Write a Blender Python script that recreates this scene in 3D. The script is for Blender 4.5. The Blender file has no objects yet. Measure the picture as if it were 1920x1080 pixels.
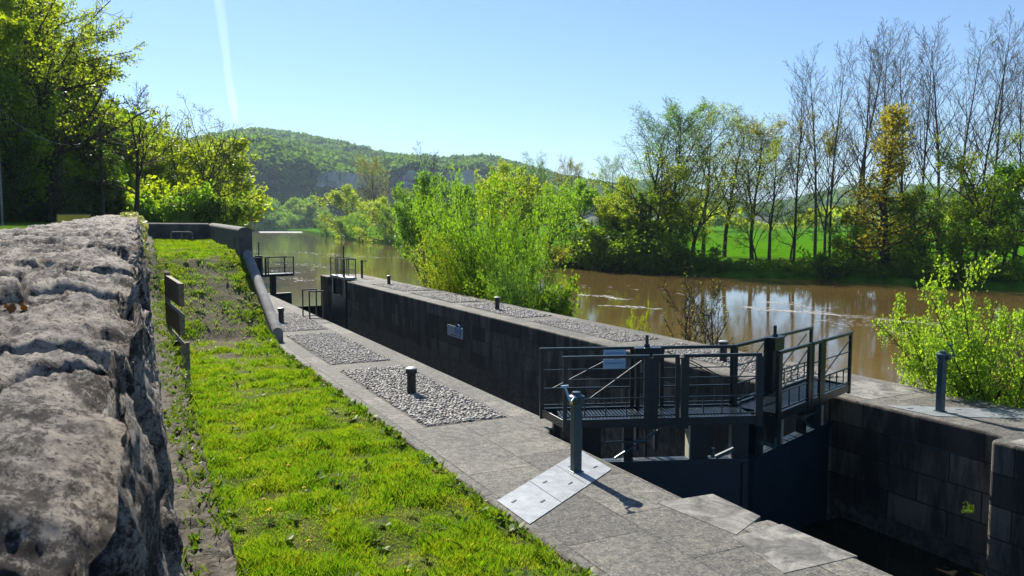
import bpy, math, random
import numpy as np
from mathutils import Vector, Matrix
R = math.radians
C = bpy.context.scene.collection
S = bpy.context.scene
# ---------------------------------------------------------------- camera, sky, sun, exposure
EYE = 3.0; FPX = 1493.0
YAW = math.atan(745 / FPX); PITCH = math.atan(120 / FPX)
cd = bpy.data.cameras.new('camera'); cam = bpy.data.objects.new('camera', cd); C.objects.link(cam)
cam.location = (0, 0, EYE); cam.rotation_euler = (math.pi / 2 - PITCH, 0, -YAW)
cd.sensor_width = 36; cd.lens = 36 * FPX / 1920; cd.clip_start = .02; cd.clip_end = 60000
cd.dof.use_dof = True; cd.dof.focus_distance = 14; cd.dof.aperture_fstop = 22
S.camera = cam
SUN_EL = 37.0; SUN_AZ = 1.0       # azimuth to the right of the lock's axis (+y)
w = bpy.data.worlds.new('World'); S.world = w; w.use_nodes = True
nt = w.node_tree; sky = nt.nodes.new('ShaderNodeTexSky'); sky.sky_type = 'NISHITA'; sky.sun_disc = False
sky.sun_elevation = R(SUN_EL); sky.sun_rotation = R(SUN_AZ); sky.air_density = 1.0; sky.dust_density = .1; sky.ozone_density = 7.0
bg = nt.nodes['Background']; bg.inputs[1].default_value = .07
nt.links.new(sky.outputs[0], bg.inputs[0])
sd = bpy.data.lights.new('sun', 'SUN'); sd.energy = 5.0; sd.angle = R(.5); sd.color = (1, .94, .84)
sun = bpy.data.objects.new('sun', sd); C.objects.link(sun)
sv = Vector((math.sin(R(SUN_AZ)) * math.cos(R(SUN_EL)), math.cos(R(SUN_AZ)) * math.cos(R(SUN_EL)), math.sin(R(SUN_EL))))
sun.rotation_euler = sv.to_track_quat('Z', 'Y').to_euler(); sun.location = sv * 100
S.view_settings.view_transform = 'Standard'; S.view_settings.look = 'None'; S.view_settings.exposure = 1.05
S.cycles.use_denoising = True; S.cycles.max_bounces = 6; S.cycles.transparent_max_bounces = 8; S.cycles.volume_bounces = 0
S.cycles.use_adaptive_sampling = True

rng = np.random.default_rng(7)
# ---------------------------------------------------------------- pixel helpers (photo pixels, used once to measure places)
FH = np.array([math.sin(YAW), math.cos(YAW)]); RT = np.array([math.cos(YAW), -math.sin(YAW)])
def zat(y, d): return EYE - d * math.tan(math.atan((y - 540) / FPX) + PITCH)
def yat(z, d): return 540 + FPX * math.tan(math.atan((EYE - z) / d) - PITCH)
def at(px, d): p = FH * d + RT * (px - 960) / FPX * d; return float(p[0]), float(p[1])
def on(px, py, z=0.0):
    d = (EYE - z) / math.tan(math.atan((py - 540) / FPX) + PITCH)
    k = d * math.cos(PITCH) + (EYE - z) * math.sin(PITCH)
    p = FH * d + RT * (px - 960) / FPX * k
    return float(p[0]), float(p[1])
# ---------------------------------------------------------------- numpy noise
def _h(i, j, s):
    n = (i.astype(np.int64) * 374761393 + j.astype(np.int64) * 668265263 + s * 974711) & 0x7fffffff
    n = ((n ^ (n >> 13)) * 1274126177) & 0x7fffffff
    return ((n ^ (n >> 16)) & 0xffff) / 65535.0
def vnoise(x, y, s=0):
    xi = np.floor(x); yi = np.floor(y); fx = x - xi; fy = y - yi
    fx = fx * fx * (3 - 2 * fx); fy = fy * fy * (3 - 2 * fy)
    a = _h(xi, yi, s); b = _h(xi + 1, yi, s); c = _h(xi, yi + 1, s); d = _h(xi + 1, yi + 1, s)
    return (a + (b - a) * fx) * (1 - fy) + (c + (d - c) * fx) * fy - .5
def fbm(x, y, o=4, s=0, g=.5):
    t = 0; a = 1
    for k in range(o): t = t + a * vnoise(x * 2 ** k + 17.3 * k, y * 2 ** k - 9.1 * k, s + k); a *= g
    return t
# ---------------------------------------------------------------- materials
class NT:
    def __init__(s, name):
        s.m = bpy.data.materials.new(name); s.m.use_nodes = True; s.t = s.m.node_tree
        s.p = s.t.nodes['Principled BSDF']; s.out = s.t.nodes['Material Output']
    def n(s, typ, **kw):
        x = s.t.nodes.new('ShaderNode' + typ)
        for k, v in kw.items(): setattr(x, k, v)
        return x
    def l(s, a, b): s.t.links.new(a, b)
    def coord(s, kind='Object', scale=(1, 1, 1)):
        c = s.n('TexCoord'); m = s.n('Mapping'); m.inputs['Scale'].default_value = scale; s.l(c.outputs[kind], m.inputs[0]); return m.outputs[0]
    def noise(s, vec, scale, detail=4, rough=.6, dist=0):
        x = s.n('TexNoise'); x.inputs['Scale'].default_value = scale; x.inputs['Detail'].default_value = detail
        x.inputs['Roughness'].default_value = rough; x.inputs['Distortion'].default_value = dist; s.l(vec, x.inputs['Vector']); return x.outputs[0]
    def ramp(s, fac, stops):
        r = s.n('ValToRGB'); e = r.color_ramp.elements
        while len(e) < len(stops): e.new(.5)
        for q, (p, c) in zip(e, stops): q.position = p; q.color = (*c, 1) if len(c) == 3 else c
        s.l(fac, r.inputs[0]); return r.outputs[0]
    def mix(s, fac, a, b, mode='MIX'):
        x = s.n('MixRGB', blend_type=mode)
        for i, v in ((0, fac), (1, a), (2, b)):
            if isinstance(v, (int, float)): x.inputs[i].default_value = v
            elif isinstance(v, tuple): x.inputs[i].default_value = (*v, 1)
            else: s.l(v, x.inputs[i])
        return x.outputs[0]
    def bump(s, h, st=.3, dist=.05):
        b = s.n('Bump'); b.inputs['Strength'].default_value = st; b.inputs['Distance'].default_value = dist
        s.l(h, b.inputs['Height']); s.l(b.outputs[0], s.p.inputs['Normal']); return b
def plain(name, c1, c2, scale=4, rough=.6, metal=0, bump=.15, bs=30, spec=.5):
    k = NT(name); v = k.coord()
    k.l(k.ramp(k.noise(v, scale, 5), [(.35, c1), (.65, c2)]), k.p.inputs['Base Color'])
    k.p.inputs['Roughness'].default_value = rough; k.p.inputs['Metallic'].default_value = metal; k.p.inputs['Specular IOR Level'].default_value = spec
    if bump: k.bump(k.noise(v, bs, 4), bump, .02)
    return k.m
def leafmat(name, c1, c2, trans=.45, tc=None, bare=0):
    k = NT(name); g = k.n('NewGeometry'); col = k.ramp(g.outputs['Random Per Island'], [(0, c1), (1, c2)])
    k.l(col, k.p.inputs['Base Color']); k.p.inputs['Roughness'].default_value = .55; k.p.inputs['Specular IOR Level'].default_value = .25
    t = k.n('BsdfTranslucent'); k.l(k.mix(1, col, tc or (2.6, 2.45, .6), 'MULTIPLY'), t.inputs[0])
    br = k.n('BrightContrast'); 
    mx = k.n('MixShader'); mx.inputs[0].default_value = trans
    k.l(k.p.outputs[0], mx.inputs[1]); k.l(t.outputs[0], mx.inputs[2]); k.l(mx.outputs[0], k.out.inputs[0])
    k.t.nodes.remove(br)
    return k.m
# masonry of quay tops: slabs with joints, stains, pale worn patches
def slab_mat():
    k = NT('quay_stone'); v = k.coord()
    b = k.n('TexBrick', offset=.37); b.inputs['Scale'].default_value = 1; b.inputs['Brick Width'].default_value = 1.15; b.inputs['Row Height'].default_value = .86
    b.inputs['Mortar Size'].default_value = .014; b.inputs['Mortar Smooth'].default_value = .5; b.inputs['Bias'].default_value = 0
    b.inputs['Color1'].default_value = (.12, .114, .106, 1); b.inputs['Color2'].default_value = (.29, .272, .245, 1); b.inputs['Mortar'].default_value = (.05, .048, .04, 1)
    ms = k.n('Mapping'); k.l(v, ms.inputs[0]); ms.inputs['Rotation'].default_value = (0, 0, R(90)); ms.inputs['Location'].default_value = (.3, .12, 0)
    wob = k.mix(.02, ms.outputs[0], k.n('TexNoise').outputs[1]); k.l(wob, b.inputs['Vector'])
    c = b.outputs[0]
    c = k.mix(k.ramp(k.noise(v, 1.1, 7, .7), [(.42, (0, 0, 0)), (.62, (.75, .75, .75))]), c, (.11, .105, .1))
    c = k.mix(k.ramp(k.noise(v, 2.3, 9, .75, 1.2), [(.6, (0, 0, 0)), (.68, (.7, .7, .7))]), c, (.40, .37, .31))
    c = k.mix(k.ramp(k.noise(v, 40, 6, .9), [(.42, (.8, .8, .8)), (.52, (0, 0, 0))]), c, (.06, .058, .05))
    c = k.mix(k.ramp(k.noise(v, 17, 4, .6), [(.68, (0, 0, 0)), (.74, (.55, .55, .55))]), c, (.45, .43, .36))
    c = k.mix(.6, c, k.ramp(k.noise(v, 9, 9, .8, .4), [(.42, (.4, .4, .41)), (.5, (1, 1, .97)), (.58, (1.75, 1.7, 1.5))]), 'MULTIPLY')
    c = k.mix(k.ramp(k.noise(v, 30, 6, .9, .3), [(.53, (0, 0, 0)), (.6, (.7, .7, .7))]), c, (.40, .385, .33))
    c = k.mix(1, c, (.78, .79, .78), 'MULTIPLY')
    k.l(c, k.p.inputs['Base Color']); k.p.inputs['Roughness'].default_value = .85; k.p.inputs['Specular IOR Level'].default_value = .25
    h = k.mix(.35, k.noise(v, 22, 8, .7), b.outputs['Fac'], 'SUBTRACT'); k.bump(h, .55, .02)
    return k.m
def pale_mat():
    k = NT('pale_stone'); v = k.coord()
    c = k.ramp(k.noise(v, 3, 8, .7, .8), [(.38, (.07, .067, .063)), (.47, (.15, .145, .132)), (.56, (.26, .25, .22)), (.66, (.36, .345, .30))])
    c = k.mix(k.ramp(k.noise(v, 50, 5, .8), [(.4, (.5, .5, .5)), (.6, (0, 0, 0))]), c, (.1, .095, .08))
    k.l(c, k.p.inputs['Base Color']); k.p.inputs['Roughness'].default_value = .9; k.bump(k.noise(v, 20, 8, .7), .5, .02); return k.m
def chamber_mat():
    k = NT('chamber_stone'); c0 = k.n('TexCoord'); sx = k.n('SeparateXYZ'); k.l(c0.outputs['Object'], sx.inputs[0])
    cb = k.n('CombineXYZ'); ad = k.n('Math', operation='ADD'); k.l(sx.outputs[0], ad.inputs[0]); k.l(sx.outputs[1], ad.inputs[1])
    k.l(ad.outputs[0], cb.inputs[0]); k.l(sx.outputs[2], cb.inputs[1])
    b = k.n('TexBrick', offset=.5); b.inputs['Scale'].default_value = 1; b.inputs['Brick Width'].default_value = 1.05; b.inputs['Row Height'].default_value = .46
    b.inputs['Mortar Size'].default_value = .012; b.inputs['Mortar Smooth'].default_value = .4
    b.inputs['Color1'].default_value = (.04, .037, .032, 1); b.inputs['Color2'].default_value = (.18, .16, .125, 1); b.inputs['Mortar'].default_value = (.02, .02, .018, 1)
    k.l(cb.outputs[0], b.inputs['Vector'])
    st = k.n('Mapping'); st.inputs['Scale'].default_value = (1.6, 1.6, .35); k.l(c0.outputs['Object'], st.inputs[0])
    c = k.mix(k.ramp(k.noise(st.outputs[0], 1.3, 7, .7), [(.44, (0, 0, 0)), (.58, (.9, .9, .9))]), b.outputs[0], (.026, .026, .023))
    # dried silt left by floods: a band of its own shape with a ragged upper rim
    z = k.n('Math', operation='ADD'); k.l(sx.outputs[2], z.inputs[0])
    nz = k.n('Math', operation='MULTIPLY'); k.l(k.noise(c0.outputs['Object'], 2.2, 6, .7), nz.inputs[0]); nz.inputs[1].default_value = .9; k.l(nz.outputs[0], z.inputs[1])
    mr = k.n('MapRange'); k.l(z.outputs[0], mr.inputs[0]); mr.inputs[1].default_value = -1.25; mr.inputs[2].default_value = -1.5; mr.inputs[3].default_value = 0; mr.inputs[4].default_value = .75
    silt = k.ramp(k.noise(c0.outputs['Object'], 6, 8, .75), [(.4, (.05, .045, .036)), (.6, (.17, .15, .12))])
    c = k.mix(mr.outputs[0], c, silt)
    k.l(c, k.p.inputs['Base Color']); k.p.inputs['Roughness'].default_value = .8; k.p.inputs['Specular IOR Level'].default_value = .3
    k.bump(k.mix(.4, k.noise(c0.outputs['Object'], 9, 8, .7), b.outputs['Fac'], 'SUBTRACT'), .6, .03); return k.m
def rock_mat():
    k = NT('old_wall_stone'); v = k.coord(scale=(1, .45, 1)); v2 = k.coord(scale=(1.1, .5, 1.1)); vi = k.coord(scale=(1, .7, 1))
    c = k.ramp(k.noise(v, 9, 12, .8, .3), [(.39, (.07, .064, .064)), (.45, (.26, .245, .235)), (.51, (.46, .435, .41)), (.58, (.70, .66, .60))])
    c = k.mix(k.ramp(k.noise(v2, 5, 11, .8, .5), [(.505, (0, 0, 0)), (.54, (.88, .88, .88))]), c, (.06, .056, .056))
    c = k.mix(k.ramp(k.noise(vi, 55, 5, .85), [(.52, (0, 0, 0)), (.6, (.85, .85, .85))]), c, (.62, .59, .54))
    c = k.mix(k.ramp(k.noise(vi, 80, 5, .85, .5), [(.53, (0, 0, 0)), (.6, (.9, .9, .9))]), c, (.03, .028, .028))
    c = k.mix(k.ramp(k.noise(v, 2.2, 9, .8), [(.57, (0, 0, 0)), (.66, (.5, .5, .5))]), c, (.40, .33, .2))
    c = k.mix(1, c, (.93, .88, .81), 'MULTIPLY')
    k.l(c, k.p.inputs['Base Color']); k.p.inputs['Roughness'].default_value = .95; k.p.inputs['Specular IOR Level'].default_value = .15
    k.bump(k.noise(vi, 40, 12, .85), 1.0, .03); return k.m
def grass_ground(name, a, b, c_, sc=1.0):
    k = NT(name); v = k.coord()
    c = k.ramp(k.noise(v, 1.3 * sc, 8, .7), [(.38, a), (.52, b), (.64, c_)])
    c = k.mix(k.ramp(k.noise(v, 30 * sc, 4, .7), [(.4, (.5, .5, .5)), (.6, (0, 0, 0))]), c, tuple(x * .5 for x in b))
    k.l(c, k.p.inputs['Base Color']); k.p.inputs['Roughness'].default_value = 1; k.p.inputs['Specular IOR Level'].default_value = 0; k.bump(k.noise(v, 40 * sc, 6, .7), .8, .03); return k.m
def lawn_mat():
    k = NT('lawn_soil'); v = k.coord()
    c = k.ramp(k.noise(v, 2.2, 8, .7), [(.38, (.05, .07, .012)), (.5, (.09, .10, .02)), (.62, (.14, .12, .045))])
    dirt = k.ramp(k.noise(v, 14, 8, .75), [(.38, (.085, .07, .045)), (.6, (.20, .17, .12))])
    # the worn foot track up the ramp
    sx = k.n('SeparateXYZ'); k.l(v, sx.inputs[0])
    def bell(sock, cen, half):
        a = k.n('Math', operation='SUBTRACT'); k.l(sock, a.inputs[0]); a.inputs[1].default_value = cen
        b = k.n('Math', operation='DIVIDE'); k.l(a.outputs[0], b.inputs[0]); b.inputs[1].default_value = half
        c2 = k.n('Math', operation='POWER'); k.l(b.outputs[0], c2.inputs[0]); c2.inputs[1].default_value = 2; return c2.outputs[0]
    e = k.n('Math', operation='ADD'); k.l(bell(sx.outputs[0], 2.35, .85), e.inputs[0]); k.l(bell(sx.outputs[1], 21.8, 4.6), e.inputs[1])
    e2 = k.n('Math', operation='ADD'); k.l(e.outputs[0], e2.inputs[0])
    nn = k.n('MapRange'); k.l(k.noise(v, 2.5, 6, .7), nn.inputs[0]); nn.inputs[3].default_value = -1.0; nn.inputs[4].default_value = 1.0; k.l(nn.outputs[0], e2.inputs[1])
    f = k.n('MapRange'); k.l(e2.outputs[0], f.inputs[0]); f.inputs[1].default_value = 1.15; f.inputs[2].default_value = .6
    k.l(k.mix(f.outputs[0], c, dirt), k.p.inputs['Base Color']); k.p.inputs['Roughness'].default_value = 1; k.p.inputs['Specular IOR Level'].default_value = .1
    k.bump(k.noise(v, 30, 8, .8), .9, .04); return k.m
def blade_mat():
    k = NT('grass_blades'); v = k.coord(); g = k.n('NewGeometry')
    c = k.ramp(k.noise(v, 1.6, 7, .7), [(.38, (.07, .19, .008)), (.5, (.13, .26, .012)), (.62, (.18, .27, .015)), (.72, (.23, .19, .045))])
    c = k.mix(k.ramp(g.outputs['Random Per Island'], [(0, (0, 0, 0)), (.8, (.15, .15, .15)), (.9, (.6, .6, .6)), (1, (.8, .8, .8))]), c, (.26, .24, .06))
    k.l(c, k.p.inputs['Base Color']); k.p.inputs['Roughness'].default_value = .5; k.p.inputs['Specular IOR Level'].default_value = .3
    t = k.n('BsdfTranslucent'); k.l(k.mix(1, c, (1.9, 1.8, .5), 'MULTIPLY'), t.inputs[0])
    mx = k.n('MixShader'); mx.inputs[0].default_value = .5; k.l(k.p.outputs[0], mx.inputs[1]); k.l(t.outputs[0], mx.inputs[2]); k.l(mx.outputs[0], k.out.inputs[0]); return k.m
def water_mat(name, col, col2, wave=.25, rough=.06, ws=1.0):
    k = NT(name); v = k.coord(scale=(1.0, .55, 1)); 
    k.l(k.ramp(k.noise(k.coord(scale=(.05, .02, 1)), 1, 5, .6), [(.35, col), (.65, col2)]), k.p.inputs['Base Color'])
    k.p.inputs['Roughness'].default_value = rough; k.p.inputs['IOR'].default_value = 1.33
    a = k.noise(v, 1.6 * ws, 5, .6, .6); b = k.noise(v, .35 * ws, 3, .5, .8)
    # current and eddies: choppy and smooth reaches
    ch = k.ramp(k.noise(k.coord(scale=(.035, .014, 1)), 1, 4, .6), [(.4, (.15, .15, .15)), (.6, (1, 1, 1))])
    h = k.mix(.5, a, b); bn = k.bump(h, wave, .12)
    m = k.n('Math', operation='MULTIPLY'); m.inputs[1].default_value = wave; k.l(ch, m.inputs[0]); k.l(m.outputs[0], bn.inputs['Strength']); return k.m
def pebble_mat():
    k = NT('pebble'); g = k.n('NewGeometry')
    c = k.ramp(g.outputs['Random Per Island'], [(0, (.12, .105, .09)), (.35, (.23, .21, .18)), (.7, (.34, .315, .275)), (1, (.5, .48, .44))])
    c = k.mix(k.ramp(k.noise(k.coord(), 25, 4, .7), [(.4, (.5, .5, .5)), (.6, (0, 0, 0))]), c, (.12, .11, .095))
    k.l(c, k.p.inputs['Base Color']); k.p.inputs['Roughness'].default_value = .7; return k.m
def tread_mat():
    k = NT('tread_plate'); v = k.coord(); c = k.n('TexChecker'); c.inputs['Scale'].default_value = 34; k.l(v, c.inputs['Vector'])
    k.l(k.ramp(k.noise(v, 5, 6, .7), [(.35, (.20, .22, .235)), (.65, (.31, .33, .345))]), k.p.inputs['Base Color']); k.p.inputs['Metallic'].default_value = .25
    k.p.inputs['Roughness'].default_value = .5; k.bump(c.outputs[1], .4, .004); return k.m
def hill_mat():
    k = NT('hill_ground'); v = k.coord()
    k.l(k.ramp(k.noise(v, .02, 8, .7), [(.4, (.02, .032, .012)), (.6, (.045, .06, .02))]), k.p.inputs['Base Color']); k.p.inputs['Roughness'].default_value = 1; return k.m
SLAB = slab_mat(); PALE = pale_mat(); CHAM = chamber_mat(); ROCK = rock_mat(); LAWN = lawn_mat(); BLADE = blade_mat(); PEB = pebble_mat(); TREAD = tread_mat(); HILL = hill_mat()
STEEL = plain('painted_steel', (.005, .012, .016), (.010, .022, .028), 6, .33, .0, .1, 60)
STEEL2 = plain('painted_steel_light', (.018, .05, .06), (.03, .07, .085), 6, .4, .0, .1, 60)
for _m in (STEEL, STEEL2):
    _n = _m.node_tree; _p = _n.nodes['Principled BSDF']; _src = _p.inputs['Base Color'].links[0].from_socket; _tc = _n.nodes.new('ShaderNodeTexCoord'); _no = _n.nodes.new('ShaderNodeTexNoise'); _no.inputs['Scale'].default_value = 14; _no.inputs['Detail'].default_value = 8; _no.inputs['Roughness'].default_value = .75
    _rp = _n.nodes.new('ShaderNodeValToRGB'); _rp.color_ramp.elements[0].position = .6; _rp.color_ramp.elements[1].position = .7; _mx = _n.nodes.new('ShaderNodeMixRGB'); _mx.inputs[2].default_value = (.07, .035, .018, 1)
    _n.links.new(_tc.outputs['Object'], _no.inputs['Vector']); _n.links.new(_no.outputs[0], _rp.inputs[0]); _n.links.new(_rp.outputs[0], _mx.inputs[0]); _n.links.new(_src, _mx.inputs[1]); _n.links.new(_mx.outputs[0], _p.inputs['Base Color'])
NAVY = plain('gate_sheet', (.008, .020, .030), (.013, .030, .044), 2, .45, 0, .15, 12)
IRON = plain('bollard_iron', (.018, .018, .022), (.04, .038, .042), 9, .5, .3, .3, 60)
CAPM = plain('bollard_cap', (.28, .28, .28), (.45, .45, .44), 20, .5, .2, .2, 60)
SUNPAINT = plain('painted_sunlight', (.42, .42, .30), (.55, .55, .42), 8, .6)  # pale tone standing in for sunlight on the gate columns' side faces
WHITE = plain('sign_white', (.40, .45, .48), (.50, .54, .57), 3, .5, 0, 0)
SIGNBLUE = plain('sign_blue', (.05, .2, .5), (.07, .25, .55), 3, .5, 0, 0)
INK = plain('sign_ink', (.02, .025, .03), (.03, .035, .04), 3, .6, 0, 0)
PALEBLUE = plain('plate_blue', (.30, .46, .60), (.36, .52, .66), 3, .5, 0, 0)
YEL = plain('yellow_paint', (.55, .36, .02), (.65, .44, .03), 5, .5, 0, .05)
GALV = plain('galvanised', (.30, .31, .31), (.42, .43, .43), 12, .4, .6, .1)
WOOD = plain('old_wood', (.15, .12, .08), (.32, .27, .19), 18, .85, 0, .5, 60)
POLEWOOD = plain('pole_wood', (.05, .045, .035), (.1, .085, .065), 10, .9, 0, .5, 40)
BARK = plain('bark', (.035, .028, .020), (.085, .07, .052), 3, .95, 0, .8, 9, .2)
GREYBARK = plain('grey_bark', (.07, .062, .055), (.14, .125, .11), 3, .95, 0, .6, 9, .2)
CLIFFM = plain('cliff_rock', (.03, .03, .026), (.11, .105, .09), .6, .95, 0, .9, 2.5, .2)
FARCLIFF = plain('pale_cliff', (.17, .165, .17), (.44, .43, .42), .03, .95, 0, .9, .05, .2)
FOOT = plain('footing_stone', (.03, .027, .018), (.15, .13, .10), 9, .95, 0, 1, 30, .2)
MORTAR = plain('pebble_bed', (.06, .055, .048), (.12, .11, .095), 8, .95)
MUD = plain('mud', (.02, .02, .016), (.05, .047, .035), 2, .8, 0, .8, 5)
L_YG = leafmat('leaf_yellow_green', (.14, .21, .012), (.25, .32, .025))
L_BR = leafmat('leaf_bright_green', (.085, .19, .012), (.17, .30, .025))
L_MID = leafmat('leaf_mid_green', (.07, .14, .012), (.14, .225, .022), .5)
L_DK = leafmat('leaf_dark_green', (.02, .05, .010), (.05, .10, .018), .3)
L_OR = leafmat('leaf_gold', (.17, .16, .012), (.27, .25, .025))
L_BRN = leafmat('leaf_olive_bronze', (.12, .135, .02), (.20, .20, .03))
L_TEAL = leafmat('leaf_cool_green', (.06, .15, .03), (.12, .22, .06))
L_GLOSS = leafmat('leaf_glossy', (.10, .19, .02), (.22, .33, .06), .5)
L_IVY = leafmat('leaf_variegated', (.05, .09, .02), (.5, .5, .35), .2)
L_FAR = leafmat('leaf_far_forest', (.04, .10, .012), (.11, .20, .025), .3)
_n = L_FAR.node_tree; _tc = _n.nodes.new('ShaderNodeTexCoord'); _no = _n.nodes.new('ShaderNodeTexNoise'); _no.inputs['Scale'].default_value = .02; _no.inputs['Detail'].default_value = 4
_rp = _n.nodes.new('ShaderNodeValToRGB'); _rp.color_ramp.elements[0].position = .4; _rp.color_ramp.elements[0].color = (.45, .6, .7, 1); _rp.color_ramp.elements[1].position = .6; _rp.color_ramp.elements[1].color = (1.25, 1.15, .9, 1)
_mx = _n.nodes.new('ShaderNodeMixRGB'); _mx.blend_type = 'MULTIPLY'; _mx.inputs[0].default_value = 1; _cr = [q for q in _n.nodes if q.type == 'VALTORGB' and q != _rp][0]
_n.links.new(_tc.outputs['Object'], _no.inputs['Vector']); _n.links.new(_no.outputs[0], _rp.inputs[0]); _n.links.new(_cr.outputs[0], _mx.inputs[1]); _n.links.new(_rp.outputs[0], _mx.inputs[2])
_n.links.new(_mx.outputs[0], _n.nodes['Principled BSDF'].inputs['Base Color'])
L_FAR.node_tree.nodes['Principled BSDF'].inputs['Specular IOR Level'].default_value = 0
WEED = leafmat('weed_leaf', (.07, .16, .012), (.16, .22, .03), .4, (1.5, 1.4, .5))
DEADLEAF = leafmat('dead_leaf', (.07, .03, .012), (.13, .06, .02), .1)
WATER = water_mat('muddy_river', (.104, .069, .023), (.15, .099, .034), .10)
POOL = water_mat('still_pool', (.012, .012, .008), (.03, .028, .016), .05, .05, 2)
FOAM = plain('foam', (.34, .33, .30), (.55, .54, .5), 3, .8, 0, 0)
FIELD = grass_ground('meadow', (.05, .16, .004), (.07, .21, .005), (.11, .23, .008), .15)
BANK = grass_ground('bank_soil', (.05, .10, .012), (.075, .18, .012), (.12, .21, .02), .5)
VERGE = grass_ground('verge_grass', (.06, .12, .012), (.09, .17, .02), (.13, .17, .03), .6)
# ---------------------------------------------------------------- mesh helpers
def mesh_np(name, V, faces, mat, smooth=False):
    """V (n,3) array; faces an (m,k) array of indices."""
    V = np.asarray(V, np.float32); F = np.asarray(faces, np.int32); me = bpy.data.meshes.new(name)
    me.vertices.add(len(V)); me.vertices.foreach_set('co', V.ravel())
    m, k = F.shape; me.loops.add(m * k); me.loops.foreach_set('vertex_index', F.ravel())
    me.polygons.add(m); me.polygons.foreach_set('loop_start', np.arange(0, m * k, k, dtype=np.int32))
    if smooth: me.polygons.foreach_set('use_smooth', np.ones(m, bool))
    me.update(); me.validate(); me.materials.append(mat); return me
class MB:
    def __init__(s): s.v = []; s.f = []
    def add(s, vs, fs):
        o = len(s.v); s.v += [tuple(map(float, p)) for p in vs]; s.f += [tuple(i + o for i in f) for f in fs]; return s
    def box(s, x0, x1, y0, y1, z0, z1):
        return s.add([(x0, y0, z0), (x1, y0, z0), (x1, y1, z0), (x0, y1, z0), (x0, y0, z1), (x1, y0, z1), (x1, y1, z1), (x0, y1, z1)],
                     [(0, 3, 2, 1), (4, 5, 6, 7), (0, 1, 5, 4), (1, 2, 6, 5), (2, 3, 7, 6), (3, 0, 4, 7)])
    def bar(s, a, b, wd, ht=None):
        a = Vector(a); b = Vector(b); ht = ht or wd; d = (b - a).normalized()
        u = Vector((0, 0, 1)) if abs(d.z) < .95 else Vector((0, 1, 0)); r = d.cross(u).normalized(); u = r.cross(d)
        vs = [p + r * (i * wd / 2) + u * (j * ht / 2) for p in (a, b) for i, j in ((-1, -1), (1, -1), (1, 1), (-1, 1))]
        return s.add(vs, [(3, 2, 1, 0), (4, 5, 6, 7), (0, 1, 5, 4), (1, 2, 6, 5), (2, 3, 7, 6), (3, 0, 4, 7)])
    def tube(s, pts, r, n=8):
        pts = [Vector(p) for p in pts]; rings = []; m = len(pts); rr = r if isinstance(r, (list, tuple)) else [r] * m
        for i, p in enumerate(pts):
            d = (pts[min(i + 1, m - 1)] - pts[max(i - 1, 0)]).normalized(); u = Vector((0, 0, 1)) if abs(d.z) < .9 else Vector((1, 0, 0))
            a = d.cross(u).normalized(); b = d.cross(a); rings.append([p + (a * math.cos(t) + b * math.sin(t)) * rr[i] for t in [2 * math.pi * k / n for k in range(n)]])
        vs = [v for g in rings for v in g]; fs = []
        for i in range(m - 1):
            for k in range(n): fs.append((i * n + k, i * n + (k + 1) % n, (i + 1) * n + (k + 1) % n, (i + 1) * n + k))
        fs += [tuple(range(n))[::-1], tuple((m - 1) * n + k for k in range(n))]
        return s.add(vs, fs)
    def lathe(s, cx, cy, prof, n=16):
        vs = [(cx + r * math.cos(2 * math.pi * k / n), cy + r * math.sin(2 * math.pi * k / n), z) for r, z in prof for k in range(n)]; fs = []
        for i in range(len(prof) - 1):
            for k in range(n): fs.append((i * n + k, i * n + (k + 1) % n, (i + 1) * n + (k + 1) % n, (i + 1) * n + k))
        fs += [tuple(range(n))[::-1], tuple((len(prof) - 1) * n + k for k in range(n))]
        return s.add(vs, fs)
    def prism(s, poly, z0, z1):
        n = len(poly); vs = [(x, y, z0) for x, y in poly] + [(x, y, z1) for x, y in poly]
        return s.add(vs, [tuple(range(n))[::-1], tuple(range(n, 2 * n))] + [(k, (k + 1) % n, n + (k + 1) % n, n + k) for k in range(n)])
    def mesh(s, name, mat):
        me = bpy.data.meshes.new(name); me.from_pydata(s.v, [], s.f); me.update(); me.materials.append(mat); return me
def link(name, me, parent=None, world=True, smooth=False, bevel=0, seg=2):
    """link a mesh as ONE object; world=True: its vertices are in world space and get moved into the parent's space."""
    o = bpy.data.objects.new(name, me); C.objects.link(o)
    if parent is not None:
        o.parent = parent
        if world: me.transform(Matrix.Translation(-Vector(parent.location)))
    if smooth: me.polygons.foreach_set('use_smooth', [True] * len(me.polygons))
    if bevel:
        b = o.modifiers.new('bevel', 'BEVEL'); b.width = bevel; b.segments = seg; b.limit_method = 'ANGLE'; b.angle_limit = R(40)
    return o
def tag(o, label=None, cat=None, group=None, kind=None):
    for k, v in (('label', label), ('category', cat), ('group', group), ('kind', kind)):
        if v: o[k] = v
    return o
def thing(name, label, cat, loc=(0, 0, 0), rz=0, group=None):
    o = bpy.data.objects.new(name, None); C.objects.link(o); o.location = loc; o.rotation_euler = (0, 0, rz); o.empty_display_size = .2
    return tag(o, label, cat, group)
def copy_thing(o, loc, label, rz=None, sc=None):
    c = o.copy(); C.objects.link(c); c.location = loc; c['label'] = label
    if rz is not None: c.rotation_euler = (0, 0, rz)
    if sc is not None: c.scale = (sc, sc, sc)
    for ch in list(o.children):
        d = ch.copy(); C.objects.link(d); d.parent = c
        for g in list(ch.children): e = g.copy(); C.objects.link(e); e.parent = d
    return c
def structure(name, me, **k): return tag(link(name, me, None, **k), kind='structure')
def grid(P, flip=False):
    r, c = P.shape[:2]; i = np.arange(r * c).reshape(r, c); F = np.stack([i[:-1, :-1], i[:-1, 1:], i[1:, 1:], i[1:, :-1]], -1).reshape(-1, 4)
    return P.reshape(-1, 3), (F[:, ::-1] if flip else F)
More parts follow.
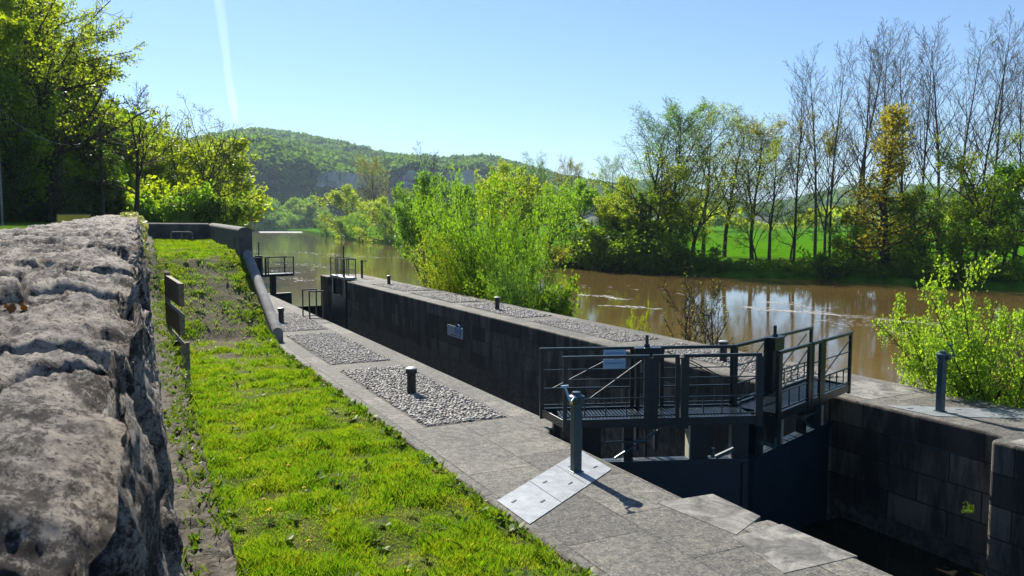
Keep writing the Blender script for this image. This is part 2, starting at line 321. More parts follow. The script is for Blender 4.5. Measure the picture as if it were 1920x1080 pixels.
# ================================================================ GROUND, RIVER, BANKS, HILL
WZ = -1.8
g = 9000.0
structure('ground', MB().add([(-g, -g, -6), (g, -g, -6), (g, g, -6), (-g, g, -6)], [(0, 1, 2, 3)]).mesh('ground', MUD))
rv = MB()
rv.add([(12.9, -120, WZ), (900, -120, WZ), (900, 46.9, WZ), (12.9, 46.9, WZ)], [(0, 1, 2, 3)])
rv.add([(-260, 46.9, WZ), (12.9, 46.9, WZ), (900, 46.9, WZ), (900, 1200, WZ), (-260, 1200, WZ)], [(0, 1, 2, 3, 4)])
structure('river', rv.mesh('river', WATER))
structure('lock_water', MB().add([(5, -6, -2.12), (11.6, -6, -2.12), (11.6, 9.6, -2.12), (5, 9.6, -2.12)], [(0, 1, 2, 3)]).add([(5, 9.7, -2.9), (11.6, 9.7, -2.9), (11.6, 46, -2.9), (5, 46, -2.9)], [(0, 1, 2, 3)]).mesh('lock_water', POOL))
# far bank: a shore line measured on the water plane, then land that runs back from it
SH = [(2500, 566), (2150, 556), (1920, 546), (1780, 538), (1650, 531), (1500, 524), (1400, 519.5), (1300, 515), (1180, 508), (1050, 500), (960, 487), (880, 474), (800, 463), (740, 457), (680, 452), (620, 445), (585, 438), (570, 435), (540, 433.9), (480, 433.5), (420, 433.5), (340, 433.5)]
shore = np.array([on(x, y, WZ) for x, y in SH])
tt = np.linspace(0, len(SH) - 1, 170); shx = np.interp(tt, range(len(SH)), shore[:, 0]); shy = np.interp(tt, range(len(SH)), shore[:, 1])
rad = np.hypot(shx, shy); ux, uy = shx / rad, shy / rad
prof = [(-1.5, -3.0), (0, WZ - .1), (.7, WZ + .5), (2.2, WZ + .95), (5, WZ + 1.15), (12, -.4), (30, -.3), (80, -.25), (200, -.1), (420, .2), (900, 1.5), (3500, 4)]
P = np.zeros((len(tt), len(prof), 3))
for j, (o, z) in enumerate(prof):
    jit = fbm(tt * 1.1 + 3 * j, tt * 0 + j, 3, 5) * (1.6 if 0 < j < 5 else .5)
    P[:, j, 0] = shx + ux * (o + jit); P[:, j, 1] = shy + uy * (o + jit); P[:, j, 2] = z + jit * .18
structure('far_bank', mesh_np('far_bank', *grid(P[:, :6], False), BANK, True))
structure('field', mesh_np('field', *grid(P[:, 5:], False), FIELD, True))
def lerp_px(tab, x): return float(np.interp(x, [a for a, _ in tab], [b for _, b in tab]))
# far hill: ridge measured along the sky line
RID = [(180, 330), (300, 285), (380, 262), (440, 251), (480, 247), (540, 251), (600, 262), (650, 274), (700, 288), (760, 297), (830, 311), (860, 304), (900, 300), (945, 309), (990, 324), (1060, 338), (1140, 350), (1230, 372), (1300, 392)]
pxs = np.linspace(180, 1300, 150); nd = 70
P = np.zeros((len(pxs), nd, 3))
for i, x in enumerate(pxs):
    ry = lerp_px(RID, x); dn = 660 + .55 * max(0, x - 440); df = 1500
    zr = zat(ry, df)
    for j in range(nd):
        q = (j / (nd - 1)) ** 1.6; d = dn + (df - dn) * q; fr_ = float(np.interp(x, [440, 700, 770, 950], [.30, .34, .53, .5])); f = fr_ * q / .05 if q < .05 else fr_ + (1 - fr_) * ((q - .05) / .95) ** .9
        px_, py_ = at(x, d); P[i, j] = (px_, py_, -1 + (zr + 1) * f)
bumps = fbm(P[:, :, 0] / 120, P[:, :, 1] / 120, 4, 11) * 22; bumps *= np.clip(np.linspace(0, 1, nd)[None] * 3, 0, 1) * (1 - np.linspace(0, 1, nd)[None] ** 6)
P[:, :, 2] += bumps; HP = P
structure('hill', mesh_np('hill', *grid(P, True), HILL, True))
# second low hill far away on the right
RID2 = [(1000, 395), (1060, 380), (1130, 352), (1200, 340), (1290, 352), (1380, 384), (1430, 388), (1500, 372), (1570, 356), (1640, 347), (1720, 352), (1850, 372), (2050, 395)]
pxs = np.linspace(1000, 2050, 80); P = np.zeros((80, 14, 3))
for i, x in enumerate(pxs):
    for j in range(14):
        q = j / 13; d = 900 + 1300 * q; a, b = at(x, d); P[i, j] = (a, b, 2 + (zat(lerp_px(RID2, x), 2200) - 2) * q ** .8)
P[:, :, 2] += fbm(P[:, :, 0] / 60, P[:, :, 1] / 60, 4, 3) * 9; HP2 = P
structure('hill', mesh_np('hill_b', *grid(P, True), HILL, True))
# crowns of the forest on the hills: one mass
def leaf_cloud(centres, radii, nper, size, seed, squash=.8):
    r = np.random.default_rng(seed); n = len(centres) * nper
    c = np.repeat(centres, nper, 0); rr = np.repeat(radii, nper)
    d = r.normal(size=(n, 3)); d /= np.linalg.norm(d, axis=1, keepdims=True); d[:, 2] = np.abs(d[:, 2]) * squash
    return quads(c + d * (rr * r.uniform(.55, 1.05, n))[:, None], size * rr / radii.mean(), r)
def quads(cen, size, r, aspect=.6, up=None, nrm=None):
    n = len(cen); a = r.normal(size=(n, 3))
    if up is not None: a = a * .5 + up
    a /= np.linalg.norm(a, axis=1, keepdims=True); b = r.normal(size=(n, 3)); b = np.cross(a, b); b /= np.linalg.norm(b, axis=1, keepdims=True) + 1e-9
    s = np.broadcast_to(size, (n,)) * r.uniform(.6, 1.3, n) * .5; a = a * s[:, None]; b = b * (s * aspect)[:, None]
    V = np.stack([cen - a, cen + b, cen + a, cen - b], 1).reshape(-1, 3)
    return V, np.arange(4 * n).reshape(n, 4)
r0 = np.random.default_rng(3)
def scatter_on(HPx, n, rad, seed, cliff=None):
    r = np.random.default_rng(seed); a = r.uniform(0, HPx.shape[0] - 1.01, n); b = (r.uniform(0, 1, n) ** .8) * (HPx.shape[1] - 1.01)
    i, j = a.astype(int), b.astype(int); fa, fb = (a - i)[:, None], (b - j)[:, None]
    p = HPx[i, j] * (1 - fa) * (1 - fb) + HPx[i + 1, j] * fa * (1 - fb) + HPx[i, j + 1] * (1 - fa) * fb + HPx[i + 1, j + 1] * fa * fb
    return p, r.uniform(.35, 1.0, n) ** 1.4 * rad * 1.7
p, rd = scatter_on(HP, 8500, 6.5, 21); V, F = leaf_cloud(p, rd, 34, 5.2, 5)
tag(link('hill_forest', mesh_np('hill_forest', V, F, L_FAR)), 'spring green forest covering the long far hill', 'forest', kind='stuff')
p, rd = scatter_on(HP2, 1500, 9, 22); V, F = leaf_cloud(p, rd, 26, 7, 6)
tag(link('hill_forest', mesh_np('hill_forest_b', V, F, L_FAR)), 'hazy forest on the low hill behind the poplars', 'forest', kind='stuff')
# pale limestone cliffs on the far hill
for (x0, x1, yt, yb, dd) in ((750, 912, 318, 362, -4), (590, 705, 322, 352, -4)):
    nx, nz = 60, 14; P = np.zeros((nx, nz, 3)); r1 = np.random.default_rng(x0)
    for i in range(nx):
        x = x0 + (x1 - x0) * i / (nx - 1); e = math.sin(math.pi * i / (nx - 1)) ** .3; dd_ = 660 + .55 * (x - 440) + dd; a, b = at(x, dd_)
        zt = zat(yt + 9 * float(fbm(np.array(i * .23), np.array(x0 * .1), 4, 12)) + r1.uniform(-1, 1), dd_); zb = zat(yb + 10 * float(fbm(np.array(i * .2), np.array(x0 * .3), 3, 15)), dd_); zm = (zt + zb) / 2
        for j in range(nz):
            q = j / (nz - 1); o = -6 * (1 - q) * 1 + float(fbm(np.array(i * .5), np.array(j * .25), 4, 3)) * 9 + (1 - e) * 25; P[i, j] = (a + FH[0] * o, b + FH[1] * o, zm + (q - .5) * (zt - zb) * (e * .8 + .2))
    structure('cliff', mesh_np('cliff', *grid(P, True), FARCLIFF))
# left bank: verge behind the old wall and the wooded slope with its rock foot
CL = [(-420, 30), (-150, 36), (0, 42), (110, 47), (200, 54), (245, 62), (300, 74), (380, 92), (440, 130), (452, 210), (455, 330), (452, 480)]
t2 = np.linspace(0, len(CL) - 1, 120); clp = np.interp(t2, range(len(CL)), [a for a, _ in CL]); cld = np.interp(t2, range(len(CL)), [b for _, b in CL])
lowk = np.interp(clp, [-420, 60, 200, 250, 300, 455], [1.2, 1, .7, .4, .12, .04])
prof = [(-4.5, 0), (-.6, .1), (0, .5), (.25, 2.2), (.8, 3.6), (2.2, 4.0), (6, 4.8), (14, 6.3), (28, 8.5), (60, 11), (120, 13)]
P = np.zeros((len(t2), len(prof), 3))
for i in range(len(t2)):
    x, y = at(clp[i], cld[i])
    for j, (o, z) in enumerate(prof):
        n_ = float(fbm(np.array(t2[i] * 2.2), np.array(j * 1.7), 4, 8))
        P[i, j] = (x + FH[0] * (o + n_ * (1.2 if 1 < j < 6 else .3)) - .35 * o * RT[0], y + FH[1] * (o + n_) - .35 * o * RT[1], 2.75 + z * lowk[i] + n_ * .4)
HSP = P.copy(); structure('hillside', mesh_np('hillside', *grid(P, True), CLIFFM, True))
r = np.random.default_rng(77); n = 4200; ia = r.uniform(5, 100, n); ja = r.uniform(4, 9.9, n); i_, j_ = ia.astype(int), ja.astype(int); fa, fb = (ia - i_)[:, None], (ja - j_)[:, None]
c = HSP[i_, j_] * (1 - fa) * (1 - fb) + HSP[i_ + 1, j_] * fa * (1 - fb) + HSP[i_, np.minimum(j_ + 1, 10)] * (1 - fa) * fb + HSP[i_ + 1, np.minimum(j_ + 1, 10)] * fa * fb
V, F = leaf_cloud(c, r.uniform(.4, 1.3, n) * (1 + (ja > 7) * 1.2), 26, .5, 78, 1.0); tag(link('undergrowth', mesh_np('slope_undergrowth', V, F, L_MID)), 'leafy undergrowth covering the wooded slope', 'undergrowth', kind='stuff')
n = 1500; ia = r.uniform(20, 75, n); ja = r.uniform(1.8, 4.5, n); i_, j_ = ia.astype(int), ja.astype(int); fb = (ja - j_)[:, None]
c = HSP[i_, j_] * (1 - fb) + HSP[i_, j_ + 1] * fb + r.normal(size=(n, 3)) * .2
V, F = leaf_cloud(c, r.uniform(.25, .6, n), 22, .25, 79, .8); tag(link('ivy', mesh_np('rock_ivy', V, F, L_DK)), 'dark ivy curtain over the shaded rock foot', 'ivy', kind='stuff')
vx = np.linspace(-40, -1.2, 40); vy = np.linspace(-8, 130, 90); X, Y = np.meshgrid(vx, vy, indexing='ij')
# verge rises gently, falls to the water beyond the terrace
Z = 2.45 + .0125 * np.clip(Y, 0, 60) + fbm(X / 2, Y / 2, 4, 2) * .08
structure('verge', mesh_np('verge', *grid(np.stack([X, Y, Z], -1), True), VERGE, True))
vx = np.linspace(-30, 9, 50); vy = np.linspace(34.4, 480, 120); X, Y = np.meshgrid(vx, vy, indexing='ij')
edge = np.interp(Y, [34.4, 44, 60, 100, 200, 480], [3.4, 3.0, 1.0, -4, -14, -30]); X2 = X - 9 + edge
Z = np.interp(edge - X2, [-.5, 0, .6, 2.5, 6, 40], [-2.6, WZ - .2, -.3, 1.2, 2.2, 2.8]) + fbm(X2 / 2, Y / 3, 4, 9) * .25
structure('left_bank', mesh_np('left_bank', *grid(np.stack([X2, Y, Z], -1), True), BANK, True))
# near land behind the far lock wall, at the right edge of the picture
vx = np.linspace(0, 1, 16); vy = np.linspace(-30, 9.5, 60); X, Y = np.meshgrid(vx, vy, indexing='ij')
wd = np.interp(Y, [-30, 0, 5, 9.5], [14, 7, 3.5, .3]); XX = 13.1 + X * wd; Z = -.35 - 1.7 * X ** 1.5 + fbm(XX, Y, 4, 4) * .2
structure('right_bank', mesh_np('right_bank', *grid(np.stack([XX, Y, Z], -1), True), BANK, True))
# lawn, ramp and terrace: one sheet
def ramp_z(y): return np.interp(y, [0, 19.6, 20.8, 25.4, 26.3, 34.5], [0, 0, .18, 1.95, 2.12, 2.42])
vx = np.linspace(.1, 3.56, 60); vy = np.linspace(2, 34.6, 330); X, Y = np.meshgrid(vx, vy, indexing='ij')
def lawn_z(x, y): return ramp_z(y) + fbm(x * 1.3, y * 1.3, 4, 31) * .07 - .03
structure('lawn', mesh_np('lawn', *grid(np.stack([X, Y, lawn_z(X, Y)], -1), True), LAWN, True))
# ================================================================ LOCK MASONRY
Q0, Q1, Q2, Q3 = 3.55, 5.9, 10.86, 13.2; MID = (Q1 + Q2) / 2
def mir(poly): return [(2 * MID - x, y) for x, y in poly][::-1]
near_poly = [(Q0, -3), (5.9, -3), (5.9, 5.93), (5.72, 5.93), (5.72, 6.1), (5.9, 6.1), (5.9, 6.78), (5.52, 6.82), (5.52, 9.85), (5.66, 10.05), (5.9, 10.12), (5.9, 41.2), (5.6, 41.3), (5.6, 45.1), (5.9, 45.4), (5.9, 47.2), (Q0, 47.2)]
def masonry(poly, name, parent):
    body = MB().prism(poly, -5, -.001); o = link(name, body.mesh(name, CHAM), parent, bevel=.05, seg=3)
    me = o.data; me.materials.append(SLAB)
    for p_ in me.polygons:
        if p_.normal.z > .5: p_.material_index = 1
    return o
nq = thing('lock_quay', 'sunlit stone lock quay with three pebble panels beside the lawn', 'lock quay', (4.7, 20, 0))
masonry(near_poly, 'stone_wall', nq)
fq = thing('lock_wall', 'long dark stained lock wall between the chamber and the river', 'lock wall', (12, 20, 0))
far_poly = mir(near_poly)
masonry(far_poly, 'stone_wall', fq)
# pale worn coping stones by the near gate recess
for poly in ([on(1232, 943), on(1336, 926.5), on(1426, 968.5), on(1380, 1003)], [on(1372, 1008), on(1466, 983), on(1608, 1043), on(1470, 1075)]):
    link('coping_stone', MB().prism(poly, -.05, .004).mesh('coping_stone', PALE), nq)
poly = [(10.9, 5.2), (12.9, 5.2), (12.9, 6.6), (10.95, 6.6)]; link('coping_stone', MB().prism(poly, -.05, .004).mesh('coping_stone', PALE), fq)
poly = [(11.5, 9.3), (12.95, 9.3), (12.95, 10.5), (11.4, 10.5)]; link('coping_stone', MB().prism(poly, -.05, .004).mesh('coping_stone', PALE), fq)
# pebble panels: real pebbles bedded in mortar
def ico(sub):
    import bmesh
    b = bmesh.new(); bmesh.ops.create_icosphere(b, subdivisions=sub, radius=1); V = np.array([v.co for v in b.verts]); F = np.array([[v.index for v in f.verts] for f in b.faces]); b.free(); return V, F
ICO1, ICO2 = ico(1), ico(2)
def stones(cx, cy, cz, sx, sy, sz, ang, tmpl, seed, jit=.12):
    r = np.random.default_rng(seed); V, F = tmpl; n = len(cx)
    W = V[None] * np.stack([sx, sy, sz], -1)[:, None] * (1 + r.normal(size=(n, len(V), 1)) * jit)
    c, s = np.cos(ang)[:, None], np.sin(ang)[:, None]; x = W[..., 0] * c - W[..., 1] * s; y = W[..., 0] * s + W[..., 1] * c
    out = np.stack([x + cx[:, None], y + cy[:, None], W[..., 2] + cz[:, None]], -1).reshape(-1, 3)
    return out, (F[None] + (np.arange(n) * len(V))[:, None, None]).reshape(-1, 3)
def pebbles(x0, x1, y0, y1, step, seed, tmpl):
    r = np.random.default_rng(seed); a, b = np.meshgrid(np.arange(x0 + step / 2, x1, step), np.arange(y0 + step / 2, y1, step)); a = a + (np.arange(a.shape[0])[:, None] % 2) * step * .5
    a = np.clip(a + r.uniform(-.35, .35, a.shape) * step, x0, x1).ravel(); b = (b + r.uniform(-.35, .35, b.shape) * step).ravel(); n = len(a); s = step * r.uniform(.45, .8, n)
    return stones(a, b, .004 + r.uniform(-.006, .008, n), s, s * r.uniform(.5, .8, n), s * r.uniform(.45, .7, n), r.uniform(0, 3.14, n), tmpl, seed)
PN = [(10.95, 15.95), (16.75, 21.75), (22.55, 27.3), (28.1, 33.0), (33.8, 38.8)]
for i, (a, b) in enumerate(PN):
    for parent, x0, x1, far in ((nq, 4.02, 5.38, False), (fq, 11.42, 12.72, True)):
        if not far and i > 2: continue
        bed = link('pebble_panel', MB().box(x0, x1, a, b, -.03, .004).mesh('pebble_bed', MORTAR), parent)
        V, F = pebbles(x0 + .02, x1 - .02, a + .02, b - .02, .058 if not far else (.062 if i < 2 else .08), 50 + i + 10 * far, ICO2 if (i == 0 and not far) else ICO1)
        me = mesh_np('pebbles', V, F, PEB, True); o = link('pebbles', me, bed, world=False); me.transform(Matrix.Translation(-Vector(parent.location))); tag(o, kind='stuff')
# tread plates (mirrored pair)
hp = [(3.62, 7.62), (3.62, 6.86), (5.36, 8.0), (5.44, 8.87)]
def plate_cover(poly, label, nm):
    z = .008; t = thing(nm, label, 'hatch cover', (poly[0][0], poly[0][1], 0), group='metal hatch covers on the lock sides')
    A, B, Cc, D = [Vector((*p, 0)) for p in poly]
    for q0, q1 in ((0, .34), (.345, .66), (.665, 1)):
        a = A.lerp(D, q0); b = B.lerp(Cc, q0); c = B.lerp(Cc, q1); d = A.lerp(D, q1)
        pl = [(v.x, v.y) for v in (a, b, c, d)]
        if (Vector(pl[1] + (0,)) - Vector(pl[0] + (0,))).cross(Vector(pl[2] + (0,)) - Vector(pl[1] + (0,))).z < 0: pl = pl[::-1]
        o = link('plate', MB().prism(pl, .003, z).mesh('plate', TREAD), t)
        for (fa, fb) in ((.25, .28), (.72, .7)):
            m = a.lerp(b, fb).lerp(d.lerp(c, fb), fa); e = (c - b).normalized() * .045
            mm = MB().bar(m - e + Vector((0, 0, z + .002)), m + e + Vector((0, 0, z + .002)), .022, .006).mesh('lifting_slot', INK); h = link('lifting_slot', mm, o, world=False); mm.transform(Matrix.Translation(-Vector(t.location)))
    return t
plate_cover(hp, 'grey tread plate hatch cover running from the lawn edge to the gate', 'hatch_cover')
plate_cover(mir(hp), 'grey tread plate hatch cover on the river side lock wall', 'hatch_cover')
# bollards
def bollard(loc, label):
    t = thing('bollard', label, 'bollard', loc, group='mooring bollards on the lock sides')
    x, y, z = loc
    link('post', MB().lathe(x, y, [(.085, -.02), (.082, .05), (.078, .30), (.08, .345), (.1, .365), (.1, .425), (.094, .435)], 20).mesh('post', IRON), t, smooth=False)
    link('cap', MB().lathe(x, y, [(.1, .436), (.104, .444), (.098, .456), (.06, .47), (.01, .476)], 20).mesh('cap', CAPM), t)
    return t
b0 = bollard((4.64, 13.3, .0), 'iron bollard in the nearest pebble panel beside the lawn')
copy_thing(b0, (4.47, 24.7, 0), 'iron bollard on the quay near the foot of the sloped coping')
copy_thing(b0, (11.82, 13.35, 0), 'iron bollard behind the gate railing on the river side wall')
copy_thing(b0, (11.9, 25.0, 0), 'iron bollard on the lock wall beside the bright willow bushes')
copy_thing(b0, (12.1, 37.9, 0), 'small far bollard on the lock wall near the upstream gate')
# control posts with crank heads
def control_post(loc, label, flip=1):
    t = thing('crank_post', label, 'post', loc, group='crank posts beside the near gates'); x, y, z = loc
    link('column', MB().box(x - .055, x + .055, y - .05, y + .05, .0, .84).box(x - .075, x + .075, y - .07, y + .07, 0, .02).mesh('column', STEEL2), t, bevel=.012)
    hd = link('gear_head', MB().lathe(x, y, [(.07, .82), (.085, .835), (.085, .90), (.1, .905), (.1, .935), (.06, .95), (.05, .985), (.02, .99)], 18).box(x - .03, x + .03, y - .13, y - .08, .86, .92).mesh('gear_head', STEEL2), t)
    a = Vector((x - .06 * flip, y - .05, .93)); b = a + Vector((-.09 * flip, -.06, -.03)); c = b + Vector((-.02 * flip, .1, .17))
    link('crank', MB().tube([a, b, c], .014, 8).bar(c + Vector((-.05, 0, 0)), c + Vector((.05, 0, 0)), .022).mesh('crank', PALEBLUE if flip > 0 else STEEL2), t)
    link('yellow_tag', MB().box(x - .11 * flip - .015, x - .11 * flip + .015, y - .075, y - .06, .855, .885).mesh('yellow_tag', YEL), t)
    return t
control_post((4.92, 8.12, .01), 'green steel crank post with pale blue handle on the near hatch cover', 1)
control_post((11.75, 8.18, .01), 'green steel crank post on the river side wall before the leafy shrub', -1)
r = np.random.default_rng(41); n = 46; cx = r.uniform(9.0, 11.0, n); cy = r.uniform(3.6, 6.6, n)
V, F = stones(cx, cy, np.full(n, -2.13), r.uniform(.05, .2, n), r.uniform(.05, .16, n), r.uniform(.02, .09, n), r.uniform(0, 3, n), ICO1, 42, .2)
tag(link('rubble', mesh_np('rubble', V, F, PALE, True)), 'pale mossy stones lying in the dark pool below the gate', 'rubble', kind='stuff')
# ---------------------------------------------------------------- near lock gates
def railing(mb, x0, x1, y, posts, diag=None, top=1.02, bal=.17, thick=()):
    for p_ in posts: wdt = .11 if p_ in thick else .058; mb.box(p_ - wdt / 2, p_ + wdt / 2, y - .022, y + .022, .0, top)
    mb.box(x0 - .02, x1 + .02, y - .024, y + .024, top, top + .045)
    for z, s in ((.2, .022), (.45, .022), (.73, .016)): mb.box(x0, x1, y - s / 2, y + s / 2, z - s / 2, z + s / 2)
    n = max(1, int((x1 - x0) / (bal * 1.6)))
    for k in range(1, n): x = x0 + (x1 - x0) * k / n; mb.box(x - .008, x + .008, y - .008, y + .008, .2, .45)
    if diag: mb.bar((diag[0], y, diag[1]), (diag[2], y, diag[3]), .016)
def gate(name, label, pivot, apex, flip, group, simple=False):
    u = Vector((apex[0] - pivot[0], apex[1] - pivot[1], 0)); Ln = u.length; ang = math.atan2(u.y, u.x)
    t = thing(name, label, 'lock gate', (pivot[0], pivot[1], .1), ang, group); f = -1 if flip else 1      # local +x to the mitre, front (towards the lower pool) at -y * f
    def P_(nm, mb, mat, bev=0): return link(nm, mb.mesh(nm, mat), t, world=False, bevel=bev)
    yf, yb = -.40 * f, .37 * f; lo, hi = min(yf, yb), max(yf, yb); sf, sb = .09, -.13; xl, xh = (sf, sb) if yf < yb else (sb, sf)
    dk = MB()
    for k in range(2, int(Ln / .05)): dk.box(k * .05 + .002, k * .05 + .03, lo + .03, hi - .03, .10, .135)
    for y in np.linspace(lo + .12, hi - .12, 5): dk.box(0, Ln, y - .01, y + .01, .085, .098)
    dkk = P_('deck', dk, STEEL)
    P_('deck_beam', MB().prism([(xl, lo - .012), (xl + .02, lo - .012), (xh + .02, hi + .012), (xh, hi + .012)], .035, .159).box(xl + .02, Ln + .02, lo - .012, lo + .03, .035, .16).box(xh + .02, Ln + .02, hi - .03, hi + .012, .035, .16), STEEL, .006)
    # leaf body: sheet, rails and columns with openings between sheet and deck
    P_('gate_sheet', MB().box(.0, Ln - .02, -.05, .05, -3.2, -.55), NAVY, .01)
    for a, b in ((.0, .1), (.42, .70), (1.04, 1.18), (2.03, 2.31), (Ln - .28, Ln - .021)): P_('column', MB().box(a, b, -.06, .06, -.549, .03), STEEL)
    for y_ in (-.09, .051): P_('sheet_rail', MB().box(.0, Ln - .03, y_, y_ + .039, -.62, -.555), NAVY)
    for x_ in (.02, Ln - .11): P_('sheet_stile', MB().box(x_, x_ + .08, -.085, -.051, -3.2, -.63), NAVY)
    for x_ in (.40, 2.01): P_('sunlit_strip', MB().box(x_, x_ + .019, -.09, .09, -.549, -.0), SUNPAINT)  # sunlight on the columns' hinge-side faces, painted as pale strips
    fr = MB(); railing(fr, sf, 1.29, yf, [sf + .02, 1.29], (.45, .45, 1.2, .98) if not flip else (.1, .95, 1.2, .5), thick=(1.29,)); railing(fr, 1.38, 1.72, yf, [1.38, 1.72], None, thick=(1.38,)); railing(fr, 1.83, Ln - .02, yf, [1.83, Ln - .02], (1.9, .98, Ln - .15, .5) if not flip else (Ln - .15, .5, 1.9, .98), thick=(1.83, Ln - .02))
    P_('front_railing', fr, STEEL)
    bk = MB(); railing(bk, sb, 1.26, yb, [sb + .02, 1.26], (.05, .45, 1.1, .98) if not flip else (.1, .95, 1.1, .5)); railing(bk, 1.72, Ln - .1, yb, [1.72, Ln - .1], (1.8, .98, Ln - .2, .5), thick=(Ln - .1,))
    P_('back_railing', bk, STEEL)
    # paddle gear: box on two uprights with a toothed rack
    y0 = yb - .04 * f
    gb = MB().box(1.30, 1.66, y0 - .09, y0 + .09, .84, 1.04).box(1.28, 1.68, y0 - .11, y0 + .11, 1.041, 1.06).box(1.31, 1.36, y0 - .06, y0 + .06, -.5, .839).box(1.6, 1.65, y0 - .06, y0 + .06, -.5, .839)
    bx = P_('gear_box', gb, STEEL, .006)
    rk = MB().box(1.455, 1.495, y0 - .02, y0 + .02, -.9, 1.24).lathe(1.475, y0, [(.045, 1.061), (.05, 1.08), (.035, 1.11)], 10)
    for k in range(18): rk.box(1.496, 1.512, y0 - .018, y0 + .018, .1 + k * .045, .12 + k * .045)
    P_('rack', rk, STEEL)
    # bracing between sheet and deck, hinge straps
    P_('brace', MB().bar((.9, -.1 * f, -.5), (1.6, -.02 * f, -.1), .03), STEEL2)
    P_('valve_rod', MB().bar((.75, -.12 * f, -.25), (1.2, -.12 * f, -.25), .025).tube([(1.2, -.12 * f, -.25), (1.36, -.12 * f, -.25)], .035, 8), STEEL2)
    P_('latch', MB().bar((2.4, -.13 * f, -.52), (2.68, -.13 * f, -.40), .05).bar((2.36, -.13 * f, -.52), (2.36, -.13 * f, -.38), .045), STEEL2)
    return t
gl = gate('lock_gate', 'near lock gate leaf hung on the lawn side with two pale blue plates', (5.60, 9.9), (8.36, 8.86), False, 'leaves of the near lock gate')
gr = gate('lock_gate', 'near lock gate leaf hung on the river side wall', (11.16, 9.9), (8.42, 8.86), True, 'leaves of the near lock gate')
# pale plates on the near leaf's back railing
M4 = Matrix.Translation(gl.location) @ Matrix.Rotation(gl.rotation_euler.z, 4, 'Z')
pc = M4 @ Vector((.98, .33, 0)); ang0 = gl.rotation_euler.z
for k, (z0, z1, nm) in enumerate(((.90, 1.0, 'upper pale blue notice plate on the gate railing'), (.74, .86, 'lower pale blue notice plate on the gate railing'))):
    t = thing('notice_plate', nm, 'sign', (pc.x, pc.y, .1), ang0, 'pale blue plates on the gate railing')
    mb = MB().box(-.17, .17, -.012, -.004, z0 + (.02 if k == 0 else 0), z1 + .03); link('plate', mb.mesh('plate', PALEBLUE), t, world=False)
    tx = MB(); rr = random.Random(3 + k); x = -.14
    while x < .14: q = rr.uniform(.006, .02); tx.box(x, min(x + q, .145), -.0145, -.0125, (z0 + z1) / 2 - .005 + .02, (z0 + z1) / 2 + .018 + .02); x += q + .006
    link('lettering', tx.mesh('lettering', SIGNBLUE), t, world=False)
# ---------------------------------------------------------------- upstream gates
def far_leaf(label, pivot, apex, f):
    u = Vector((apex[0] - pivot[0], apex[1] - pivot[1], 0)); Ln = u.length
    t = thing('lock_gate', label, 'lock gate', (pivot[0], pivot[1], .1), math.atan2(u.y, u.x), 'leaves of the far lock gate')
    def P_(nm, mb, mat): return link(nm, mb.mesh(nm, mat), t, world=False)
    P_('gate_sheet', MB().box(0, Ln, -.1, .1, -3.4, -1.0), NAVY); P_('column', MB().box(.02, .3, -.09, .09, -.999, -.03), STEEL); P_('column', MB().box(1.9, 2.2, -.09, .09, -.999, -.03), STEEL)
    P_('deck', MB().box(-.02, Ln, -.40, .40, -.03, .12), STEEL)
    fr = MB(); railing(fr, 0, 1.25, -.38 * f, [0, 1.25]); railing(fr, 1.45, Ln, -.38 * f, [1.45, 1.6, Ln], (1.65, .98, Ln - .1, .5), thick=(1.45,)); P_('front_railing', fr, STEEL)
    bk = MB(); railing(bk, 0, Ln, .38 * f, [0, 1.2, Ln - .15]); P_('back_railing', bk, STEEL)
    P_('gear_box', MB().box(1.15, 1.5, .15 * f - .1, .15 * f + .1, .12, 1.15).box(1.3, 1.35, .15 * f - .02, .15 * f + .02, 1.151, 1.9), STEEL)
    return t
far_leaf('closed far lock gate leaf standing in the river water upstream', (5.95, 45.4), (8.95, 46.3), 1)
t = thing('lock_gate', 'open far lock gate leaf folded against the river side wall', 'lock gate', (11.0, 44.6, .1), R(-90), 'leaves of the far lock gate')
def P_(nm, mb, mat): return link(nm, mb.mesh(nm, mat), t, world=False)
P_('gate_sheet', MB().box(0, 3.0, -.12, .06, -3.4, -1.0), NAVY); P_('column', MB().box(.02, .3, -.1, .06, -.999, .0), STEEL); P_('column', MB().box(2.6, 2.95, -.1, .06, -.999, 0), STEEL)
fr = MB(); railing(fr, 0.9, 1.0, -.3, [.9], None); fr = MB()
for yy in (-.15, .45): railing(fr, 0, 1.2, yy, [0, 1.2]); railing(fr, 1.6, 3.0, yy, [1.6, 3.0])
for a in (0, 3.0): fr.box(a - .02, a + .02, -.15, .45, 1.0, 1.04)
P_('railing', fr, STEEL); P_('deck', MB().box(-.02, 3.05, -.2, .5, -.06, .06), TREAD); P_('gear_mast', MB().box(2.3, 2.42, -.08, .04, -3, 1.05).box(2.33, 2.39, -.05, .01, 1.051, 1.75), STEEL)
t = thing('gauge_post', 'thin dark post with a short arm beside the far open gate', 'post', (12.25, 43.2, 0)); link('column', MB().box(12.2, 12.3, 43.15, 43.25, 0, 1.02).box(12.3, 12.6, 43.18, 43.22, .93, .97).mesh('column', IRON), t)
# ladder hand holds on the quay
t = thing('ladder_handrail', 'two dark steel ladder hoops at the chamber edge', 'handrail', (5.6, 25.6, 0))
for (xa, ya, xb, yb_) in ((5.42, 26.1, 5.86, 26.1), (5.46, 25.3, 5.9, 25.3)):
    link('hoop', MB().bar((xa, ya, 0), (xa, ya, .85), .04).bar((xb, yb_, 0), (xb, yb_, .85), .04).bar((xa - .02, ya, .87), (xb + .02, yb_, .87), .04).bar((xa, ya, .012), (xb, yb_, .012), .02).mesh('hoop', STEEL), t)
